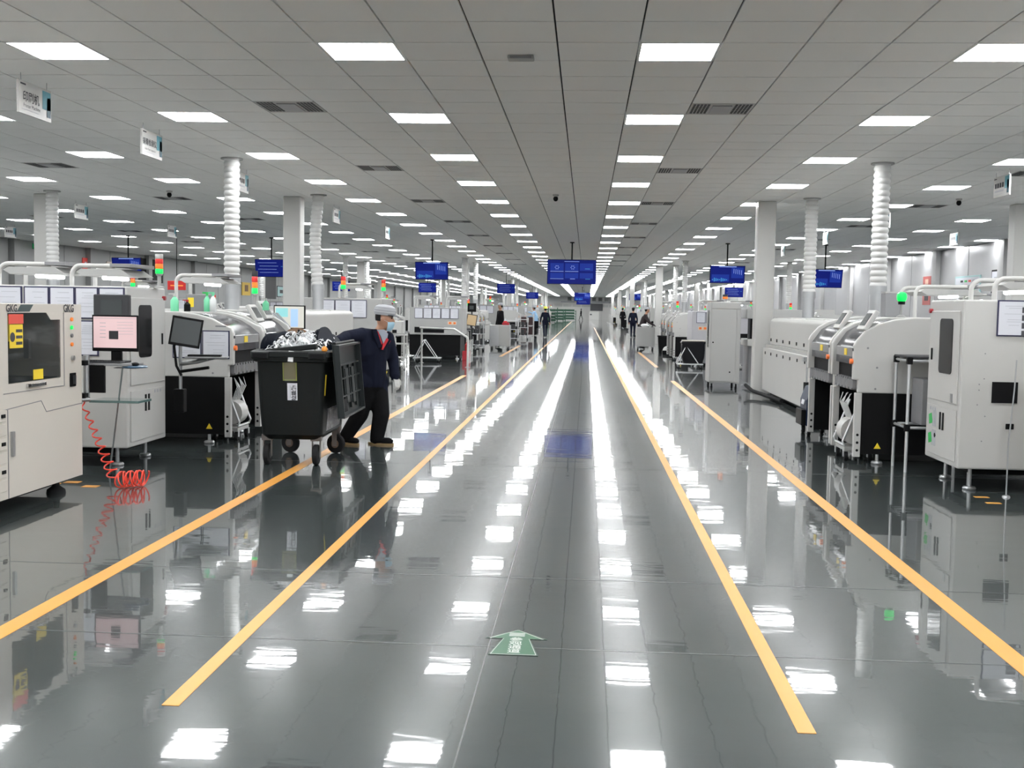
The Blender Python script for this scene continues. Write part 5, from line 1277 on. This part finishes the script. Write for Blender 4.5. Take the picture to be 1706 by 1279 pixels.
rx_ = thing('red_box', 'small red box lying on the silver cabinet', 'box', (-3.0, 42.3, .92)); MB().box(-.16, .1, -.1, .1, 0, .1).build('tray', redbtn, rx_, bevel=.02); MB().ball((-.05, 0, .12), (.08, .06, .04)).build('cloth', shirtred, rx_, True)
def wire_cart(loc, label, m_=alu, shelf=darkgrey):
    t = thing('tool_trolley', label, 'trolley', loc, group='tool trolleys along the lines')
    for x in (-.3, .3):
        for y in (-.25, .25): MB().cyl((x, y, .1), (x, y, 1.1), .016, n=8).build('post', m_, t, True)
    for z in (.2, .6, 1.0): MB().box(-.32, .32, -.27, .27, z, z+.025).build('shelf', m_, t)
    rr = random.Random(len(label))
    for z in (.225, .625):
        for k in range(3): x = -.22+k*.2; MB().box(x, x+.14, -.2, .15, z, z+rr.uniform(.12, .3)).build('tool_box', shelf, t, bevel=.01)
    for x in (-.28, .28):
        for y in (-.22, .22): caster(1, x, y, t, .045)
    return t
wire_cart((-4.0, 40.6, 0), 'trolley with dark boxes just before the silver cabinet'); wire_cart((-3.35, 50.5, 0), 'trolley with dark boxes beyond the silver cabinet'); wire_cart((-3.2, 56, 0), 'trolley with dark boxes nearer the walker in yellow hat')
bs = thing('brown_shelf', 'white shelf unit with dark red bins beside the yellow-hatted walker', 'shelf', (-3.1, 58.6, 0))
for x in (-.35, .35):
    for y in (0, .4): MB().box(x-.02, x+.02, y-.02, y+.02, 0, 1.3).build('post', white, bs)
for z in (.15, .65, 1.2): MB().box(-.37, .37, -.02, .42, z, z+.04).build('shelf', white, bs)
for z in (.2, .7):
    for x in (-.17, .17): MB().box(x-.13, x+.13, 0, .38, z, z+.42).build('dark_bin', mat('maroon_plastic', (.03, .008, .008), .5), bs)
# ================================================================== mid-distance, metal-wall side
doc_machine(1, (2.98, 31.9, 0), 'lilac grey machine behind the black-bag cart', lilac, 2, 1.5, 1.8, 1.56, False)
lamp_arms('white twin-arm task lamp on the lilac grey machine', (3.2, 32.0, 1.56), .3, .6, .5)
lamp_arms('second twin-arm lamp over the lilac grey machine by the locker', (4.0, 32.0, 1.56), .3, .6, .5)
tower_light((3.6, 33.0, 1.56), 'red and green signal light among lamp arms of the lilac machine', 'rg', .32, .07)
pmG = placement_machine(1, (2.75, 36.0, 0), 'white placement machine with black base beyond the bag cart', L=1.3, zt=1.5)
pmH = placement_machine(1, (2.75, 37.5, 0), 'farther white placement machine beyond the bag cart', L=1.3, zt=1.5)
bx_ = thing('black_bin', 'black bin with tall sides beside the grey bench', 'bin', (2.85, 41.6, 0)); loft([rrect(.16, .16, .03, 0), rrect(.2, .2, .03, .62), rrect(.18, .18, .03, .62), rrect(.14, .14, .03, .1)], True, True).build('body', black, bx_, True); loft([rrect(.2, .2, .03, .6), rrect(.22, .22, .03, .61), rrect(.22, .22, .03, .64), rrect(.2, .2, .03, .65)], False).build('rim', black, bx_, True)
wd = thing('robot_cleaner', 'low black base with white dome standing by the bin', 'cleaner', (2.95, 40.6, 0)); MB().box(-.2, .2, -.2, .2, .0, .14).build('base', black, wd, bevel=.02); MB().ball((0, 0, .14), (.18, .18, .16)).build('dome', white, wd, True)
gb = thing('grey_bench', 'pale grey cabinet bench on casters before the column', 'bench', (0, 0, 0))
MB().box(2.0, 2.72, 44.5, 45.2, .14, .9).build('body', palegrey, gb, bevel=.01); MB().box(2.03, 2.5, 44.488, 44.5, .17, .87).build('door', palegrey, gb)
for x in (2.07, 2.65):
    for y in (44.58, 45.1): caster(1, x, y, gb, .055)
ph = thing('desk_phone_stand', 'small black stand on the grey bench in front of the worker', 'stand', (2.62, 44.8, .9)); MB().cyl((0, 0, 0), (0, 0, .16), .015, n=8).build('stem', black, ph); MB().ball((0, 0, .2), .05).build('head', black, ph, True); MB().lathe([(.07, 0), (.06, .015)], n=12).build('base', black, ph)
pp = thing('poly_bag', 'crumpled white plastic bag on the grey bench', 'bag', (2.3, 44.75, .92)); MB().ball((0, 0, .05), (.14, .09, .07), 0, 14, 8).build('bag', poly, pp, True); MB().ball((.1, .0, .04), (.09, .07, .05), 0, 14, 8).build('bag_fold', poly, pp, True)
# ================================================================== the far lines: one mesh per machine
ME_pmL, ME_pmR = merged_mesh(pmB, 'placement_machine'), merged_mesh(pmD, 'placement_machine')
ME_ovL, ME_ovR = merged_mesh(ovA, 'reflow_oven'), merged_mesh(ovR, 'reflow_oven')
ME_caL, ME_caR = merged_mesh(cabB, 'inspection_cabinet'), merged_mesh(cabR, 'inspection_cabinet')
tl_ = tower_light((-4.42, 24.25, 1.71), 'green-lit signal light on the pale grey cabinet behind the man', 'rag', .42, .045); ME_tl = merged_mesh(tl_, 'signal_tower_light')
la_ = lamp_arms('twin-arm task lamp on the pale grey cabinet behind the man', (-5.25, 23.6, 1.71), .3, .5, .5); ME_la = merged_mesh(la_, 'task_lamp')
du_ = duct((4.07, 47.2, 0), 'ribbed duct in the second bay, first on the metal-wall side'); ME_du = merged_mesh(du_, 'exhaust_duct')
def lab(kind, row, k, s): return '%s, %s row %s, %s bay' % (kind, row, LSIDE if s < 0 else RSIDE, ordinal(k+1))
for k in range(1, 6):
    base = 31.0*k
    for s, row, X, first in ((-1, 'first', -4.1, True), (1, 'first', 3.0, True), (-1, 'second', -9.2, False), (1, 'second', 7.3, False), (-1, 'third', -14.2, False)):
        pm, ov, ca = (ME_pmL, ME_ovL, ME_caL) if s < 0 else (ME_pmR, ME_ovR, ME_caR)
        if base+28 > 178: continue
        if k > 1 or not first:
            put(pm, 'placement_machine', (X, base+6.2, 0), lab('arched placement machine first of four', row, k, s), 'machine', 'placement machines')
            put(ca, 'inspection_cabinet', (X-.1*s, base+9.5, 0), lab('pale windowed cabinet before the machines', row, k, s), 'machine', 'inspection cabinets')
        put(pm, 'placement_machine', (X, base+12.0, 0), lab('arched placement machine third of four', row, k, s), 'machine', 'placement machines')
        put(pm, 'placement_machine', (X, base+13.5, 0), lab('arched placement machine last of four', row, k, s), 'machine', 'placement machines')
        put(ov, 'reflow_oven', (X+.3*s, base+15.5, 0), lab('long white reflow oven', row, k, s), 'machine', 'reflow ovens')
        put(ca, 'inspection_cabinet', (X+.1*s, base+23.6, 0), lab('pale windowed cabinet after the oven', row, k, s), 'machine', 'inspection cabinets')
        put(ME_tl, 'signal_tower_light', (X+.5*s, base+12.6, 1.47 if s < 0 else 1.52), lab('signal light on the placement machine', row, k, s), 'signal light', 'signal tower lights')
        put(ME_tl, 'signal_tower_light', (X+.6*s, base+23.72, 1.71 if s < 0 else 1.69), lab('signal light on the rear cabinet', row, k, s), 'signal light', 'signal tower lights')
        put(ME_la, 'task_lamp', (X+.9*s if s < 0 else X+.5, base+23.88, 1.71 if s < 0 else 1.69), lab('twin-arm task lamp on the rear cabinet', row, k, s), 'lamp', 'task lamps on machine tops')
        for j, yy in enumerate((16.2, 20.9)):
            if s > 0 and first and k == 1 and j == 0: continue
            put(ME_du, 'exhaust_duct', (X+1.05*s, base+yy, 0), lab('ribbed exhaust duct %s of two' % ('first' if j == 0 else 'second'), row, k, s), 'duct', 'ribbed exhaust ducts')
# lanes behind the near machines, first bay
for s, row, X, ys in ((-1, 'second', -9.2, (12.0, 13.5, 15.5, 23.6)), (-1, 'third', -14.2, (15.5, 23.6)), (1, 'second', 7.3, (12.6, 15.5, 23.6))):
    pm, ov, ca = (ME_pmL, ME_ovL, ME_caL) if s < 0 else (ME_pmR, ME_ovR, ME_caR)
    for y in ys:
        if y == 15.5: put(ov, 'reflow_oven', (X+.3*s, y, 0), lab('long white reflow oven', row, 0, s), 'machine', 'reflow ovens')
        elif y == 23.6: put(ca, 'inspection_cabinet', (X+.1*s, y, 0), lab('pale cabinet with window', row, 0, s), 'machine', 'inspection cabinets'); put(ME_tl, 'signal_tower_light', (X+.6*s, y+.12, 1.71 if s < 0 else 1.69), lab('signal light on the cabinet', row, 0, s), 'signal light', 'signal tower lights'); put(ME_la, 'task_lamp', (X+.9*s if s < 0 else X+.5, y+.28, 1.71 if s < 0 else 1.69), lab('twin-arm task lamp on the cabinet', row, 0, s), 'lamp', 'task lamps on machine tops')
        else: put(pm, 'placement_machine', (X, y, 0), lab('arched placement machine front one' if y < 13 else 'arched placement machine rear one', row, 0, s), 'machine', 'placement machines')
put(ME_du, 'exhaust_duct', (-10.25, 21.0, 0), 'ribbed duct beside the wide column above the hung documents', 'duct', 'ribbed exhaust ducts')
